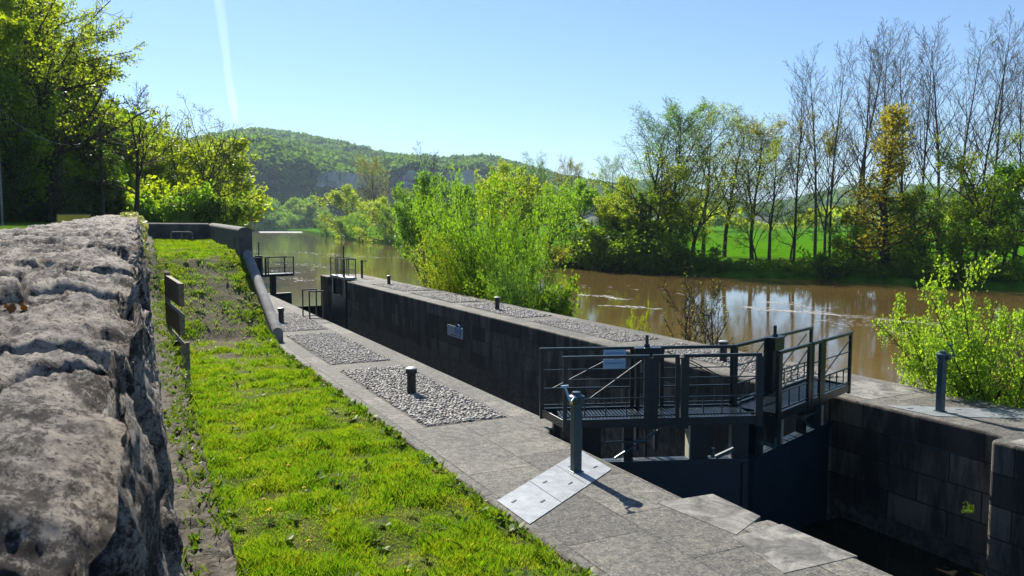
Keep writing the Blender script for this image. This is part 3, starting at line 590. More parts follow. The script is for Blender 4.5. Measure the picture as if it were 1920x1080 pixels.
# sign on the chamber wall
def on_x(px, py, X):
    k = (X / (FH[0] + RT[0] * (px - 960) / FPX)); d = k; return d * (FH[1] + RT[1] * (px - 960) / FPX), zat(py, d)
y1, z1 = on_x(839, 606, Q2); y2, z2 = on_x(868, 637, Q2); yc = (y1 + y2) / 2; hw = abs(y1 - y2) / 2
t = thing('sign', 'white sign with blue emblem on the dark lock wall', 'sign', (Q2 - .03, yc, z2)); hh = abs(z1 - z2) * .93
link('board', MB().box(Q2 - .03, Q2 - .008, yc - hw, yc + hw, z2, z2 + hh).mesh('board', WHITE), t)
lg = MB(); X_ = Q2 - .033
for k in range(20): a = 2 * math.pi * k / 20; b = 2 * math.pi * (k + 1) / 20; rr = hw * .32; lg.bar((X_, yc - hw * .45 + rr * math.cos(a), z2 + hh * .66 + rr * math.sin(a)), (X_, yc - hw * .45 + rr * math.cos(b), z2 + hh * .66 + rr * math.sin(b)), .05, .004)
lg.box(X_ - .002, X_, yc - hw * .6, yc - hw * .3, z2 + hh * .5, z2 + hh * .8)
link('emblem', lg.mesh('emblem', SIGNBLUE), t)
tx = MB(); rr = random.Random(9)
for i, (zf, y_a, y_b) in enumerate(((.78, .0, .7), (.66, .1, .75), (.5, -.1, .7), (.38, -.5, .6))):
    y = yc + hw * y_a
    while y < yc + hw * y_b: q = rr.uniform(.02, .06); tx.box(X_ - .001, X_, y, y + q, z2 + hh * zf, z2 + hh * (zf + .035)); y += q + .02
link('lettering', tx.mesh('lettering', SIGNBLUE), t); tb = MB().box(X_ - .001, X_, yc - hw * .2, yc + hw * .25, z2 + hh * .13, z2 + hh * .2).box(X_ - .002, X_, yc + hw * .32, yc + hw * .48, z2 + hh * .1, z2 + hh * .24)
link('lower_mark', tb.mesh('lower_mark', INK), t)
# wall ladder groove of the chamber
yg, _ = on_x(874, 640, Q2)
link('groove', MB().box(Q2 - .006, Q2 + .05, yg - .12, yg + .12, -3.2, -.35).mesh('groove', INK), fq)
t = tag(link('cable', MB().tube([(11.3, 9.6, -.42), (11.24, 8.6, -.46), (11.24, 7.3, -.45)], .006, 6).mesh('cable', STEEL2)), 'thin pale cable along the recess wall below the gate', 'cable')
# ================================================================ RAMP COPING AND PARAPET
pw = thing('parapet_wall', 'dark parapet round the grass terrace with a sloped rounded coping', 'wall', (3.66, 26, 0))
def coping(path, wd, name, mat, rad=.12, base=None):
    pts = [Vector(p) for p in path]; mb = MB(); n = 7
    rows = []
    for p in pts:
        ring = [(-wd / 2, (base(p) if base else p.z - .3)), (-wd / 2, p.z - rad)] + [(-wd / 2 * math.cos(a), p.z - rad + rad * math.sin(a)) for a in [math.pi * k / (n + 1) for k in range(1, n + 1)]] + [(wd / 2, p.z - rad), (wd / 2, (base(p) if base else p.z - .3))]
        rows.append((p, ring))
    return rows
rows = coping([(3.66, 20.75, .36), (3.66, 23, 1.22), (3.66, 25.6, 2.22)], .27, 'c', SLAB, .12, lambda p: -.3)
def sweep_x(rows): # cross sections in x-z along y
    mb = MB(); m = len(rows[0][1]); vs = [(p.x + a, p.y, z) for p, ring in rows for a, z in ring]; fs = []
    for i in range(len(rows) - 1):
        for k in range(m - 1): fs.append((i * m + k, i * m + k + 1, (i + 1) * m + k + 1, (i + 1) * m + k))
    fs += [tuple(range(m))[::-1], tuple((len(rows) - 1) * m + k for k in range(m))]; return mb.add(vs, fs)
GREYST = plain('coping_grey', (.13, .13, .125), (.25, .245, .235), 3, .85, 0, .5, 25)
DARKST = plain('parapet_stone', (.05, .048, .043), (.12, .115, .10), 2.5, .9, 0, .6, 14)
link('sloped_coping', sweep_x(rows).mesh('sloped_coping', GREYST), pw)
rows = coping([(3.62, 25.62, 2.9), (3.62, 30, 2.97), (3.62, 34.3, 3.04)], .40, 'c', DARKST, .1, lambda p: -1.0)
link('side_parapet', sweep_x(rows).mesh('side_parapet', DARKST), pw)
m_ = sweep_x(coping([(0, 0, 3.03), (0, 2.9, 3.05)], .38, 'c', DARKST, .08, lambda p: 1.5)).mesh('end_parapet', DARKST)
m_.transform(Matrix.Translation((3.41, 34.1, 0)) @ Matrix.Rotation(R(90), 4, 'Z')); link('end_parapet', m_, pw)
# hoop barrier on the terrace
(ha, hb) = (at(322, 30.3), at(362, 30.3)); zb_ = 2.3
t = thing('hoop_barrier', 'grey metal hoop barrier with three legs on the terrace', 'barrier', (ha[0], ha[1], zb_))
ax, ay = ha; bx_, by = hb; mx_, my = (ax + bx_) / 2, (ay + by) / 2
pts = [(ax, ay, zb_ - .1), (ax, ay, zb_ + .32), (ax + (bx_ - ax) * .05, ay + (by - ay) * .05, zb_ + .38), (ax + (bx_ - ax) * .15, ay + (by - ay) * .15, zb_ + .4), (ax + (bx_ - ax) * .85, ay + (by - ay) * .85, zb_ + .4), (ax + (bx_ - ax) * .95, ay + (by - ay) * .95, zb_ + .38), (bx_, by, zb_ + .32), (bx_, by, zb_ - .1)]
link('hoop', MB().tube(pts, .026, 8).mesh('hoop', GREYST), t); link('leg', MB().tube([(mx_, my, zb_ - .1), (mx_, my, zb_ + .39)], .022, 8).mesh('leg', GREYST), t)
# plank fence seen end on
t = thing('plank_fence', 'weathered plank fence seen end on beside the old wall', 'fence', (.93, 15.9, 0))
link('post', MB().box(.87, .97, 17.15, 17.3, -.2, 2.05).mesh('post', WOOD), t, bevel=.008); link('post', MB().box(1.07, 1.14, 15.15, 15.25, -.2, .9).mesh('post', WOOD), t, bevel=.008)
for z0, z1 in ((1.55, 1.96), (1.04, 1.42), (.44, .9), (-.1, .28)):
    mb = MB().add([(.88, 15.1, z0), (.97, 15.1, z0), (.97, 17.14, z0 + .03), (.88, 17.14, z0 + .03), (.88, 15.1, z1), (.97, 15.1, z1 - .01), (.97, 17.14, z1 + .02), (.88, 17.14, z1 + .03)], [(0, 3, 2, 1), (4, 5, 6, 7), (0, 1, 5, 4), (1, 2, 6, 5), (2, 3, 7, 6), (3, 0, 4, 7)])
    mb.v = [(x + (17.14 - y) * .05, y, z) for x, y, z in mb.v]; link('plank', mb.mesh('plank', WOOD), t, bevel=.004)
# ================================================================ OLD STONE WALL IN THE FOREGROUND
def wall_mesh():
    s = [.22]
    while s[-1] < 43: s.append(s[-1] * 1.0078)
    s = np.array(s); nt_, nf = 230, 80
    a = np.linspace(1, 0, nt_) ** 1.9; top = -1.35 * a            # -1.35 .. 0 (distance from the rim)
    b = np.linspace(0, 1, nf + 1)[1:] ** 1.6                      # down the face
    Sx = np.repeat(s[:, None], nt_ + nf, 1); rim = -.03 + .026 * Sx
    U = np.concatenate([top, np.zeros(nf)])[None] + 0 * Sx; D = np.concatenate([np.zeros(nt_), b * 2.9])[None] + 0 * Sx
    # stones: jittered cells, long across the wall
    def cells(p, q, sp, sq, seed):
        pi, qi = np.floor(p / sp), np.floor(q / sq); d1 = np.full(p.shape, 9.); d2 = np.full(p.shape, 9.); hid = np.zeros(p.shape); hid2 = np.zeros(p.shape)
        for i in (-1, 0, 1):
            for j in (-1, 0, 1):
                ci, cj = pi + i, qi + j; cx = (ci + .5 + (_h(ci, cj, seed) - .5) * .7) * sp; cy = (cj + .5 + (_h(ci, cj, seed + 1) - .5) * .8) * sq
                d = np.maximum(np.abs(p - cx) / sp, np.abs(q - cy) / sq) * .6 + .4 * np.hypot((p - cx) / sp, (q - cy) / sq)
                m = d < d1; d2 = np.where(m, d1, np.minimum(d2, d)); hid = np.where(m, _h(ci, cj, seed + 2), hid); hid2 = np.where(m, _h(ci, cj, seed + 3), hid2); d1 = np.where(m, d, d1)
        return d2 - d1, hid, hid2
    wx = Sx + fbm(Sx * 2.5, U * 2.5, 3, 41) * .22; wu = U - .9 * D + fbm(Sx * 2.5 + 9, U * 2.5, 3, 43) * .2
    e, h1, h2 = cells(wx, wu + 5.35, .58, .85, 77)
    crack = np.clip(1 - e / .075, 0, 1) ** 1.2
    face = np.clip(D / .12, 0, 1)
    fine = fbm(Sx * 4, U * 8 - D * 7, 6, 51, .6); big = fbm(Sx * 1.6, U * 1.6 + D, 3, 57)
    rid = 1 - np.abs(fbm(Sx * 5 + 3, U * 9 - D * 5, 5, 61, .6)) * 2.2
    vf = fbm(Sx * 15, U * 28 - D * 22, 5, 151, .68)
    st = fbm(Sx * 3.2, U * 2.2 - D * 3, 5, 171, .55) * 7; stf = st - np.floor(st); strata = (np.floor(st) + np.clip((stf - .8) / .2, 0, 1)) * .008
    pit = -np.clip(fbm(Sx * 12, U * 9 - D * 9, 4, 181, .6) - .18, 0, 1) * .03
    hgt = strata + pit + (h1 - .5) * .085 - crack * .08 + fine * .024 + big * .010 + (rid - .6) * .010 + vf * .011 + (h2 - .5) * np.sin((U + .5) * 3) * .02
    edge = np.exp(-((-U) / .07) ** 1.2) * (D == 0) * .05          # rounding towards the rim
    amp = np.clip(Sx / 2.4, .38, .8)
    Zt = 2.765 + .0152 * Sx + hgt * amp - edge
    rimw = ((h1 - .5) * .075 + big * .03) * amp
    Xt = rim + U + rimw * np.exp(-(-U) / .12)
    Zf = Zt - D * .62; push = D * .045 + (fbm(Sx * 4, D * 6, 5, 71) * .05 + vf * .015 + (h1 - .5) * .04 * face - crack * .04 * face) * amp
    Xf = Xt + push; Pm = np.stack([np.where(D > 0, Xf, Xt), Sx + fbm(Sx * 3, U * 3 - D * 4, 3, 91) * .015 * amp, np.where(D > 0, Zf, Zt)], -1)
    return grid(Pm, True)
ow = thing('old_wall', 'rough grey weathered stone wall filling the left foreground', 'wall', (0, 3, 1))
V, F = wall_mesh(); link('stonework', mesh_np('stonework', V, F, ROCK, True), ow)
# back side of that wall and its low footing
link('back_face', MB().prism([(-1.33, .22), (-1.30, .22), (-1.30 + .95, 43), (-1.33 + .95, 43)], .4, 2.55).mesh('back_face', ROCK), ow)
ss = np.geomspace(1.2, 34, 330); nn = 46; q = np.linspace(0, 1, nn); P = np.zeros((len(ss), nn, 3))
lx = .10 + .025 * ss; zf_ = np.maximum(1.02, ramp_z(ss) + .15)
for j in range(nn):
    if q[j] < .6: o = q[j] / .6 * .34; z = zf_ - .02 * (o / .34) + 0 * ss; x = lx + o
    else: o = .34 + (q[j] - .6) / .4 * .10; z = zf_ - (q[j] - .6) / .4 * 1.2; x = lx + o
    rr_ = fbm(ss * 5, ss * 0 + j * .35, 5, 99); cr = np.abs(((ss * 1.9 + .6 * vnoise(ss, ss * 0 + 3, 4)) % 1) - .5) < .05
    P[:, j, 0] = x + rr_ * .07 * (q[j] > .4); P[:, j, 1] = ss; P[:, j, 2] = z + rr_ * .05 - cr * .04
link('footing', mesh_np('footing', *grid(P, True), FOOT, True), ow)
# ================================================================ GRASS, WEEDS
def blades(x, y, z, h, wd, r, lean=.45):
    n = len(x); a = r.uniform(0, 6.28, n); l = r.normal(size=(n, 2)) * lean * h[:, None]; c, s = np.cos(a) * wd / 2, np.sin(a) * wd / 2
    b = np.stack([x, y, z - .01], -1); mid = b + np.stack([l[:, 0] * .35, l[:, 1] * .35, h * .6], -1); tip = b + np.stack([l[:, 0], l[:, 1], h], -1); o = np.stack([c, s, 0 * c], -1)
    return np.stack([b - o, b + o, mid + o * .7, tip, mid - o * .7], 1).reshape(-1, 3), np.arange(5 * n).reshape(n, 5)
Vs, n0 = [], 0
def dirt(x, y): return np.clip(.95 - ((x - 2.35) / .85) ** 2 - ((y - 21.8) / 4.6) ** 2 - 1.6 * (fbm(x * 2.2, y * 2.2, 4, 6)), 0, 1)
r = np.random.default_rng(12)
for (ya, yb_, den, hm, wm) in ((5.2, 8, 8500, .07, .007), (8, 12, 5200, .065, .009), (12, 20, 2800, .07, .013), (20, 34.3, 1500, .06, .018)):
    n = int(den * (yb_ - ya) * 3.0); x = r.uniform(.6, 3.62, n); y = r.uniform(ya, yb_, n)
    keep = r.uniform(0, 1, n) > dirt(x, y) * .93; tuft = fbm(x * 2.6, y * 2.6, 3, 14); keep &= r.uniform(0, 1, n) < .75 + tuft * .8
    edge_ok = x < 3.5 + vnoise(y * 3, y * 0, 8) * .18; keep &= edge_ok
    x, y, tuft = x[keep], y[keep], tuft[keep]; h = hm * (r.uniform(.45, 1.2, len(x))) * (1 + np.clip(tuft, -.3, .6) * 1.8)
    Vs.append(blades(x, y, lawn_z(x, y), h, wm * r.uniform(.7, 1.3, len(x)), r)[0])
V = np.concatenate(Vs); link_g = link('grass', mesh_np('grass', V, np.arange(len(V)).reshape(-1, 5), BLADE)); tag(link_g, 'bright spring grass of the lawn, ramp and terrace', 'grass', kind='stuff')
# broad-leaved weed rosettes on the lawn
def rosettes(pts, rad, nl, r, up=.5):
    n = len(pts); c = np.repeat(pts, nl, 0); a = r.uniform(0, 6.28, n * nl); l = np.repeat(rad, nl) * r.uniform(.5, 1.2, n * nl); e = r.uniform(.15, 1, n * nl) * up
    d = np.stack([np.cos(a) * np.cos(e), np.sin(a) * np.cos(e), np.sin(e)], -1) * l[:, None]; s = np.stack([-np.sin(a), np.cos(a), 0 * a], -1) * (l * .22)[:, None]
    m = c + d * .55; return np.stack([c, m - s, c + d, m + s], 1).reshape(-1, 3)
n = 300; x = r.uniform(.75, 3.5, n); y = 5.3 + r.uniform(0, 1, n) ** 1.5 * 20; k = fbm(x * 1.4, y * 1.4, 3, 77) > -.05; x, y = x[k], y[k]
V = rosettes(np.stack([x, y, lawn_z(x, y) + .01], -1), r.uniform(.05, .13, len(x)), 11, r, .9)
x = 3.5 - np.abs(r.normal(size=160)) * .06; y = r.uniform(5.3, 20, 160); V2 = rosettes(np.stack([x, y, lawn_z(x, y) + .02], -1), r.uniform(.06, .13, 160), 9, r, 1.2)
x = r.uniform(2.8, 3.5, 150); y = r.uniform(20.5, 32, 150); V3 = rosettes(np.stack([x, y, lawn_z(x, y) + .02], -1), r.uniform(.05, .11, 150), 9, r, 1.0)
V = np.concatenate([V, V2, V3]); tag(link('weeds', mesh_np('weeds', V, np.arange(len(V)).reshape(-1, 4), WEED)), 'leafy weed rosettes scattered through the lawn', 'weeds', kind='stuff')
# weeds rooted on the footing of the old wall
n = 420; y = 1.9 + r.uniform(0, 1, n) ** 1.4 * 26; x = .16 + .025 * y + r.uniform(.02, .34, n); z = np.maximum(1.02, ramp_z(y) + .15) - .02
V = rosettes(np.stack([x, y, z], -1), r.uniform(.03, .075, n), 12, r, 1.3)
bl = blades(np.repeat(x, 5) + r.normal(size=5 * n) * .04, np.repeat(y, 5) + r.normal(size=5 * n) * .04, np.repeat(z, 5), r.uniform(.04, .12, 5 * n), np.full(5 * n, .005), r)[0].reshape(-1, 5, 3)[:, [0, 1, 3, 4]].reshape(-1, 3)
V = np.concatenate([V, bl]); tag(link('weeds', mesh_np('weeds_footing', V, np.arange(len(V)).reshape(-1, 4), WEED)), 'thin weeds growing on the ledge of the old wall', 'weeds', kind='stuff')
# dandelions
dy = plain('dandelion_yellow', (.75, .5, .01), (.8, .6, .02), 5, .8, 0, 0)
t = None
for k in range(16):
    x, y = r.uniform(1.2, 3.3), r.uniform(6, 15); z = float(lawn_z(np.array(x), np.array(y))); lab = 'small yellow dandelion in the sunny lawn'
    if t is None:
        t = thing('dandelion', lab, 'flower', (x, y, z), group='dandelions in the lawn'); d0 = t
        link('flower_head', MB().lathe(0, 0, [(.004, .075), (.02, .085), (.022, .09), (.008, .1)], 10).mesh('flower_head', dy), t, world=False); link('stem', MB().tube([(0, 0, 0), (0, 0, .076)], .003, 5).mesh('stem', WEED), t, world=False)
    else: copy_thing(d0, (x, y, z), lab)
# fallen leaves caught on the wall, ivy on its far end
V, F = quads(np.array([[-.22, 2.3, 2.80]]) + r.normal(size=(5, 3)) * np.array([.02, .05, .004]), .03, r); tag(link('fallen_leaves', mesh_np('fallen_leaves', V, F, DEADLEAF)), 'dry brown leaf litter lying on the old wall', 'leaves', kind='stuff')
n = 2600; y = r.uniform(17, 40, n); u = r.uniform(0, 1, n); x = .025 * y + np.where(u < .45, -r.uniform(0, .5, n) * (y > 27), r.uniform(.02, .16, n)); z = 2.78 + .0152 * y + np.where(u < .45, r.uniform(.02, .14, n) - .5 * (y <= 27), -r.uniform(0, .9, n) * r.uniform(.2, 1, n))
V, F = quads(np.stack([x, y, z], -1), .09, r, .8); tag(link('ivy', mesh_np('ivy', V, F, L_IVY)), 'variegated ivy hanging over the far end of the old wall', 'ivy')
# ================================================================ FOAM ON THE RIVER
def streak(pts, n, wdt, size, seed):
    r = np.random.default_rng(seed); P = np.array([on(x, y, WZ) for x, y in pts]); t = r.uniform(0, len(P) - 1, n); x = np.interp(t, range(len(P)), P[:, 0]); y = np.interp(t, range(len(P)), P[:, 1])
    d = P[-1] - P[0]; d /= np.hypot(*d); o = r.normal(size=n) * wdt * (.4 + .6 * np.sin(t * 2.3) ** 2) + wdt * 1.2 * fbm(t * 2, t * 0, 3, seed); x += -d[1] * o; y += d[0] * o
    k = 7; a = np.linspace(0, 2 * np.pi, k, endpoint=False)[None]; s = size * r.uniform(.3, 1.4, n)[:, None]; jr = r.uniform(.5, 1.3, (n, k)); e1 = np.cos(a) * s * 2.6 * jr; e2 = np.sin(a) * s * .6 * jr
    return np.stack([x[:, None] + d[0] * e1 - d[1] * e2, y[:, None] + d[1] * e1 + d[0] * e2, np.full((n, k), WZ + .006) + r.uniform(0, .004, n)[:, None]], -1).reshape(-1, 3)
Vs = [streak([(1395, 575), (1450, 581), (1520, 585), (1580, 592), (1700, 603), (1800, 612)], 900, .5, .045, 1), streak([(1430, 566), (1480, 568), (1540, 580)], 300, .7, .04, 2), streak([(1085, 552), (1130, 556), (1180, 562)], 300, .4, .05, 3), streak([(1130, 572), (1240, 580)], 120, .3, .06, 4),
      streak([(1540, 600), (1640, 612), (1760, 630)], 160, 1.2, .05, 5), streak([(1080, 535), (1250, 545), (1420, 560)], 30, 2.5, .08, 6), streak([(480, 470), (560, 474), (650, 478), (730, 484)], 170, 2.2, .14, 7), streak([(500, 492), (580, 498), (620, 506)], 90, 1.6, .1, 8), streak([(540, 520), (600, 526)], 40, 1.5, .1, 9), streak([(490, 508), (560, 512)], 60, 1.2, .1, 10)]
V = np.concatenate(Vs); tag(link('foam', mesh_np('foam', V, np.arange(len(V)).reshape(-1, 7), FOAM)), 'white foam streaks drifting on the brown river', 'foam', kind='stuff')
P = np.array([on(x, 435.3, WZ) for i, x in enumerate(range(484, 566, 8))])
mb = MB()
for i in range(len(P) - 1): mb.add([(P[i][0], P[i][1] * .985, WZ + .02), (P[i + 1][0], P[i + 1][1] * .985, WZ + .02), (P[i + 1][0], P[i + 1][1], WZ + .3), (P[i][0], P[i][1], WZ + .3)], [(0, 1, 2, 3)])
structure('weir', mb.mesh('weir', FOAM))
# ================================================================ TREES
class Tree:
    """grows branches as polylines; levels: list of dict(n, ang, len, start, up, wig, seg, sides)."""
    def __init__(s, seed, levels, rmin=.012):
        s.r = random.Random(seed); s.lv = levels; s.v = []; s.f = []; s.tips = []; s.rmin = rmin
    def ring(s, p, d, rad, n):
        u = Vector((0, 0, 1)) if abs(d.z) < .9 else Vector((1, 0, 0)); a = d.cross(u).normalized(); b = a.cross(d); o = len(s.v)
        for k in range(n): t = 6.2832 * k / n; q = p + (a * math.cos(t) + b * math.sin(t)) * rad; s.v.append((q.x, q.y, q.z))
        return o
    def grow(s, p, d, L, rad, lvl, end=.35):
        c = s.lv[lvl]; r = s.r; n = c.get('seg', 5); sides = c.get('sides', 3); pts = []; st = L / n; d = d.normalized(); prev = None
        for i in range(n + 1):
            q = i / n; rr = max(s.rmin, rad * (1 - q * (1 - end))); o = s.ring(p, d, rr, sides)
            if prev is not None:
                for k in range(sides): s.f.append((prev + k, prev + (k + 1) % sides, o + (k + 1) % sides, o + k))
            prev = o; pts.append((p.copy(), d.copy(), rr))
            wg = c.get('wig', .15); d = (d + Vector((r.gauss(0, wg), r.gauss(0, wg), r.gauss(0, wg) + c.get('up', 0)))).normalized(); p = p + d * st
        last = lvl == len(s.lv) - 1
        if c.get('leaf', last):
            for (a, dd, _) in pts[1:]: s.tips.append((a.x, a.y, a.z, dd.x, dd.y, dd.z))
        if last: return
        m = s.lv[lvl + 1]; k = m['n']; k = max(1, int(k * r.uniform(.75, 1.25) + .5)); az = r.uniform(0, 6.28)
        for i in range(k):
            q = m.get('start', .3) + (1 - m.get('start', .3)) * (i + r.random() * .8) / k; q = min(q, .995); j = min(int(q * n), n - 1); f = q * n - j
            a, da, ra = pts[j]; b, _, rb = pts[j + 1]; pp = a.lerp(b, f); az += 2.4 + r.uniform(-.5, .5); ang = R(m['ang'] * r.uniform(.7, 1.3))
            u = Vector((0, 0, 1)) if abs(da.z) < .9 else Vector((1, 0, 0)); e1 = da.cross(u).normalized(); e2 = e1.cross(da)
            nd_ = da * math.cos(ang) + (e1 * math.cos(az) + e2 * math.sin(az)) * math.sin(ang)
            shape = m.get('shape'); k2 = shape(q) if shape else 1 - .55 * q
            s.grow(pp, nd_, L * m['len'] * k2 * r.uniform(.75, 1.2), ra * m.get('rad', .55), lvl + 1)
    def mesh(s, name): 
        return mesh_np(name, np.array(s.v), np.array([f for f in s.f]), BARK, True)
    def leaves(s, name, per, spread, size, seed, aspect=.55, along=.3, keep=1.0, gap=0):
        r = np.random.default_rng(seed); T = np.array(s.tips)
        if keep < 1: T = T[r.uniform(0, 1, len(T)) < keep]
        if gap: T = T[fbm(T[:, 0] / gap + T[:, 2] / gap * .7, T[:, 1] / gap - T[:, 2] / gap * .6, 2, seed) > -.16]
        c = np.repeat(T[:, :3], per, 0) + r.normal(size=(len(T) * per, 3)) * spread; d = np.repeat(T[:, 3:], per, 0)
        V, F = quads(c, size, r, aspect, d * along * 3 if along else None); return mesh_np(name, V, F, L_MID)
ROUND = lambda q: .35 + 1.1 * math.sin(math.pi * min(1, q * .85 + .1))
CONE = lambda q: 1.15 - .9 * q
PROT = {}
def proto(kind, var):
    """unit tree of about H metres: (wood mesh, crown mesh or None, real height)."""
    if (kind, var) in PROT: return PROT[kind, var]
    sd_ = hash_(kind) + var * 17
    up = Vector((0, 0, 1))
    if kind == 'leafy':
        t = Tree(sd_, [dict(seg=8, sides=7, wig=.07, up=.05), dict(n=15, ang=58, len=.42, start=.18, up=.07, wig=.14, seg=6, sides=5, rad=.5, shape=ROUND), dict(n=8, ang=48, len=.45, start=.2, up=.05, wig=.2, seg=4, rad=.5), dict(n=4, ang=45, len=.5, start=.2, up=.03, wig=.25, seg=3, leaf=True)], .015)
        t.grow(Vector(), up, 9.0, .24, 0, .15); lv = t.leaves('crown', 7, .22, .30, sd_, .6, 0, gap=1.3)
    elif kind == 'dense':
        t = Tree(sd_, [dict(seg=7, sides=7, wig=.09, up=.04), dict(n=14, ang=62, len=.5, start=.08, up=.10, wig=.14, seg=6, sides=4, rad=.5, shape=ROUND), dict(n=9, ang=50, len=.45, start=.15, up=.06, wig=.2, seg=4, rad=.5), dict(n=4, ang=45, len=.5, start=.15, wig=.25, seg=3, leaf=True)], .015)
        t.grow(Vector(), up, 6.5, .2, 0, .15); lv = t.leaves('crown', 7, .26, .25, sd_, .6, 0, gap=1.0)
    elif kind == 'sparse':   # open limbed tree with thin spring leaf
        t = Tree(sd_, [dict(seg=8, sides=7, wig=.10, up=.03), dict(n=9, ang=50, len=.55, start=.28, up=.06, wig=.16, seg=7, sides=5, rad=.6, shape=ROUND), dict(n=8, ang=48, len=.45, start=.25, up=.03, wig=.22, seg=5, rad=.5), dict(n=6, ang=45, len=.45, start=.2, up=.02, wig=.25, seg=4, rad=.5, leaf=True)], .016)
        t.grow(Vector(), up, 10, .26, 0, .12); lv = t.leaves('crown', 3, .2, .2, sd_, .6, 0, .8, 1.0)
    elif kind == 'limbed':   # dark crooked limbs in an open crown, little leaf
        t = Tree(sd_, [dict(seg=8, sides=7, wig=.10, up=.03), dict(n=11, ang=52, len=.6, start=.22, up=.05, wig=.17, seg=8, sides=5, rad=.5, shape=ROUND), dict(n=9, ang=48, len=.45, start=.2, up=.04, wig=.22, seg=5, sides=4, rad=.5), dict(n=7, ang=45, len=.45, start=.15, up=.03, wig=.24, seg=4, rad=.5, leaf=True)], .012)
        t.grow(Vector(), up, 9, .22, 0, .12); lv = t.leaves('crown', 1, .2, .15, sd_, .6, 0, .35)
    elif kind == 'oak':      # strong spreading crooked limbs
        t = Tree(sd_, [dict(seg=7, sides=8, wig=.12, up=.02), dict(n=9, ang=60, len=.75, start=.25, up=.04, wig=.17, seg=8, sides=6, rad=.5), dict(n=9, ang=50, len=.5, start=.2, up=.06, wig=.22, seg=6, sides=4, rad=.5), dict(n=6, ang=48, len=.45, start=.15, up=.03, wig=.28, seg=5, rad=.5, leaf=True), dict(n=3, ang=45, len=.45, start=.2, up=.02, wig=.28, seg=3, rad=.6)], .014)
        t.grow(Vector(), up, 7.5, .27, 0, .2); lv = t.leaves('crown', 1, .2, .16, sd_, .6, 0, .5, 1.2)
    elif kind == 'ivied':    # trunk in a dark ivy coat, golden leaf above
        t = Tree(sd_, [dict(seg=9, sides=7, wig=.05, up=.06), dict(n=40, ang=66, len=.26, start=.04, up=.05, wig=.15, seg=5, sides=4, rad=.35, shape=lambda q: 1.25 - 1.1 * q ** .7), dict(n=7, ang=48, len=.5, start=.1, up=.02, wig=.22, seg=4, rad=.5, leaf=True)], .015)
        t.grow(Vector(), up, 12, .3, 0, .12); lv = t.leaves('crown', 5, .3, .22, sd_, .6, 0, gap=1.2)
    elif kind == 'poplar':   # tall, bare, steep branches and fine twigs
        t = Tree(sd_, [dict(seg=10, sides=6, wig=.03, up=.06), dict(n=22, ang=30, len=.36, start=.28, up=.05, wig=.06, seg=7, sides=4, rad=.42, shape=lambda q: 1.15 - .75 * q), dict(n=9, ang=30, len=.45, start=.12, up=.05, wig=.09, seg=5, rad=.5), dict(n=4, ang=30, len=.6, start=.1, up=.05, wig=.1, seg=3, rad=.6)], .009)
        t.grow(Vector(), up, 20, .17, 0, .12); lv = t.leaves('crown', 1, .15, .16, sd_, .6, 0, .05)
    elif kind == 'poplar_leaf':  # rounded open crown dotted with young leaf
        t = Tree(sd_, [dict(seg=10, sides=6, wig=.035, up=.05), dict(n=18, ang=42, len=.42, start=.26, up=.06, wig=.08, seg=7, sides=4, rad=.45, shape=lambda q: .75 + .5 * math.sin(math.pi * q) - .25 * q), dict(n=12, ang=40, len=.42, start=.12, up=.03, wig=.12, seg=5, rad=.5), dict(n=7, ang=40, len=.45, start=.1, up=.03, wig=.14, seg=4, rad=.6)], .011)
        t.grow(Vector(), up, 17, .24, 0, .12); lv = t.leaves('crown', 2, .25, .16, sd_, .7, 0, .7, 1.8)
    elif kind == 'bare':     # rounded bare crown of fine twigs
        t = Tree(sd_, [dict(seg=8, sides=6, wig=.05, up=.04), dict(n=15, ang=46, len=.58, start=.28, up=.06, wig=.1, seg=7, sides=4, rad=.45, shape=lambda q: 1.1 - .5 * q), dict(n=11, ang=40, len=.42, start=.15, up=.04, wig=.14, seg=5, rad=.5), dict(n=7, ang=36, len=.5, start=.1, up=.02, wig=.15, seg=4, rad=.6)], .012)
        t.grow(Vector(), up, 8, .17, 0, .12); lv = None
    elif kind == 'willow':   # many upright shoots with narrow leaf
        t = Tree(sd_, [dict(seg=2, sides=5, wig=.02), dict(n=20, ang=40, len=22, start=.0, up=.07, wig=.10, seg=9, sides=4, rad=.5, shape=lambda q: .75 + .4 * q), dict(n=14, ang=42, len=.34, start=.1, up=.08, wig=.14, seg=6, rad=.5, leaf=True, shape=lambda q: 1.1 - .7 * q), dict(n=4, ang=34, len=.4, start=.1, up=.06, wig=.15, seg=4, rad=.6)], .006)
        t.grow(Vector(), up, .25, .07, 0, .8); lv = t.leaves('crown', 4, .13, .125, sd_, .45, .25, .8, .9)
    elif kind == 'shrub':    # round bright leaves on thin arching stems
        t = Tree(sd_, [dict(seg=2, sides=5, wig=.02), dict(n=14, ang=38, len=11, start=.0, up=.0, wig=.09, seg=8, sides=4, rad=.5, shape=lambda q: .7 + .4 * q), dict(n=9, ang=42, len=.38, start=.15, up=.04, wig=.15, seg=5, rad=.5, leaf=True), dict(n=4, ang=40, len=.45, start=.15, up=.03, wig=.18, seg=4, rad=.6)], .004)
        t.grow(Vector(), up, .25, .045, 0, .8); lv = t.leaves('crown', 9, .06, .055, sd_, .75, 0, .9, .5)
    elif kind == 'sapling':  # vase of bare thin stems
        t = Tree(sd_, [dict(seg=6, sides=5, wig=.06, up=.03), dict(n=11, ang=40, len=.7, start=.06, up=.05, wig=.08, seg=6, sides=4, rad=.5), dict(n=8, ang=35, len=.42, start=.15, up=.04, wig=.12, seg=4, rad=.6), dict(n=6, ang=35, len=.5, start=.15, up=.04, wig=.12, seg=3, rad=.6)], .006)
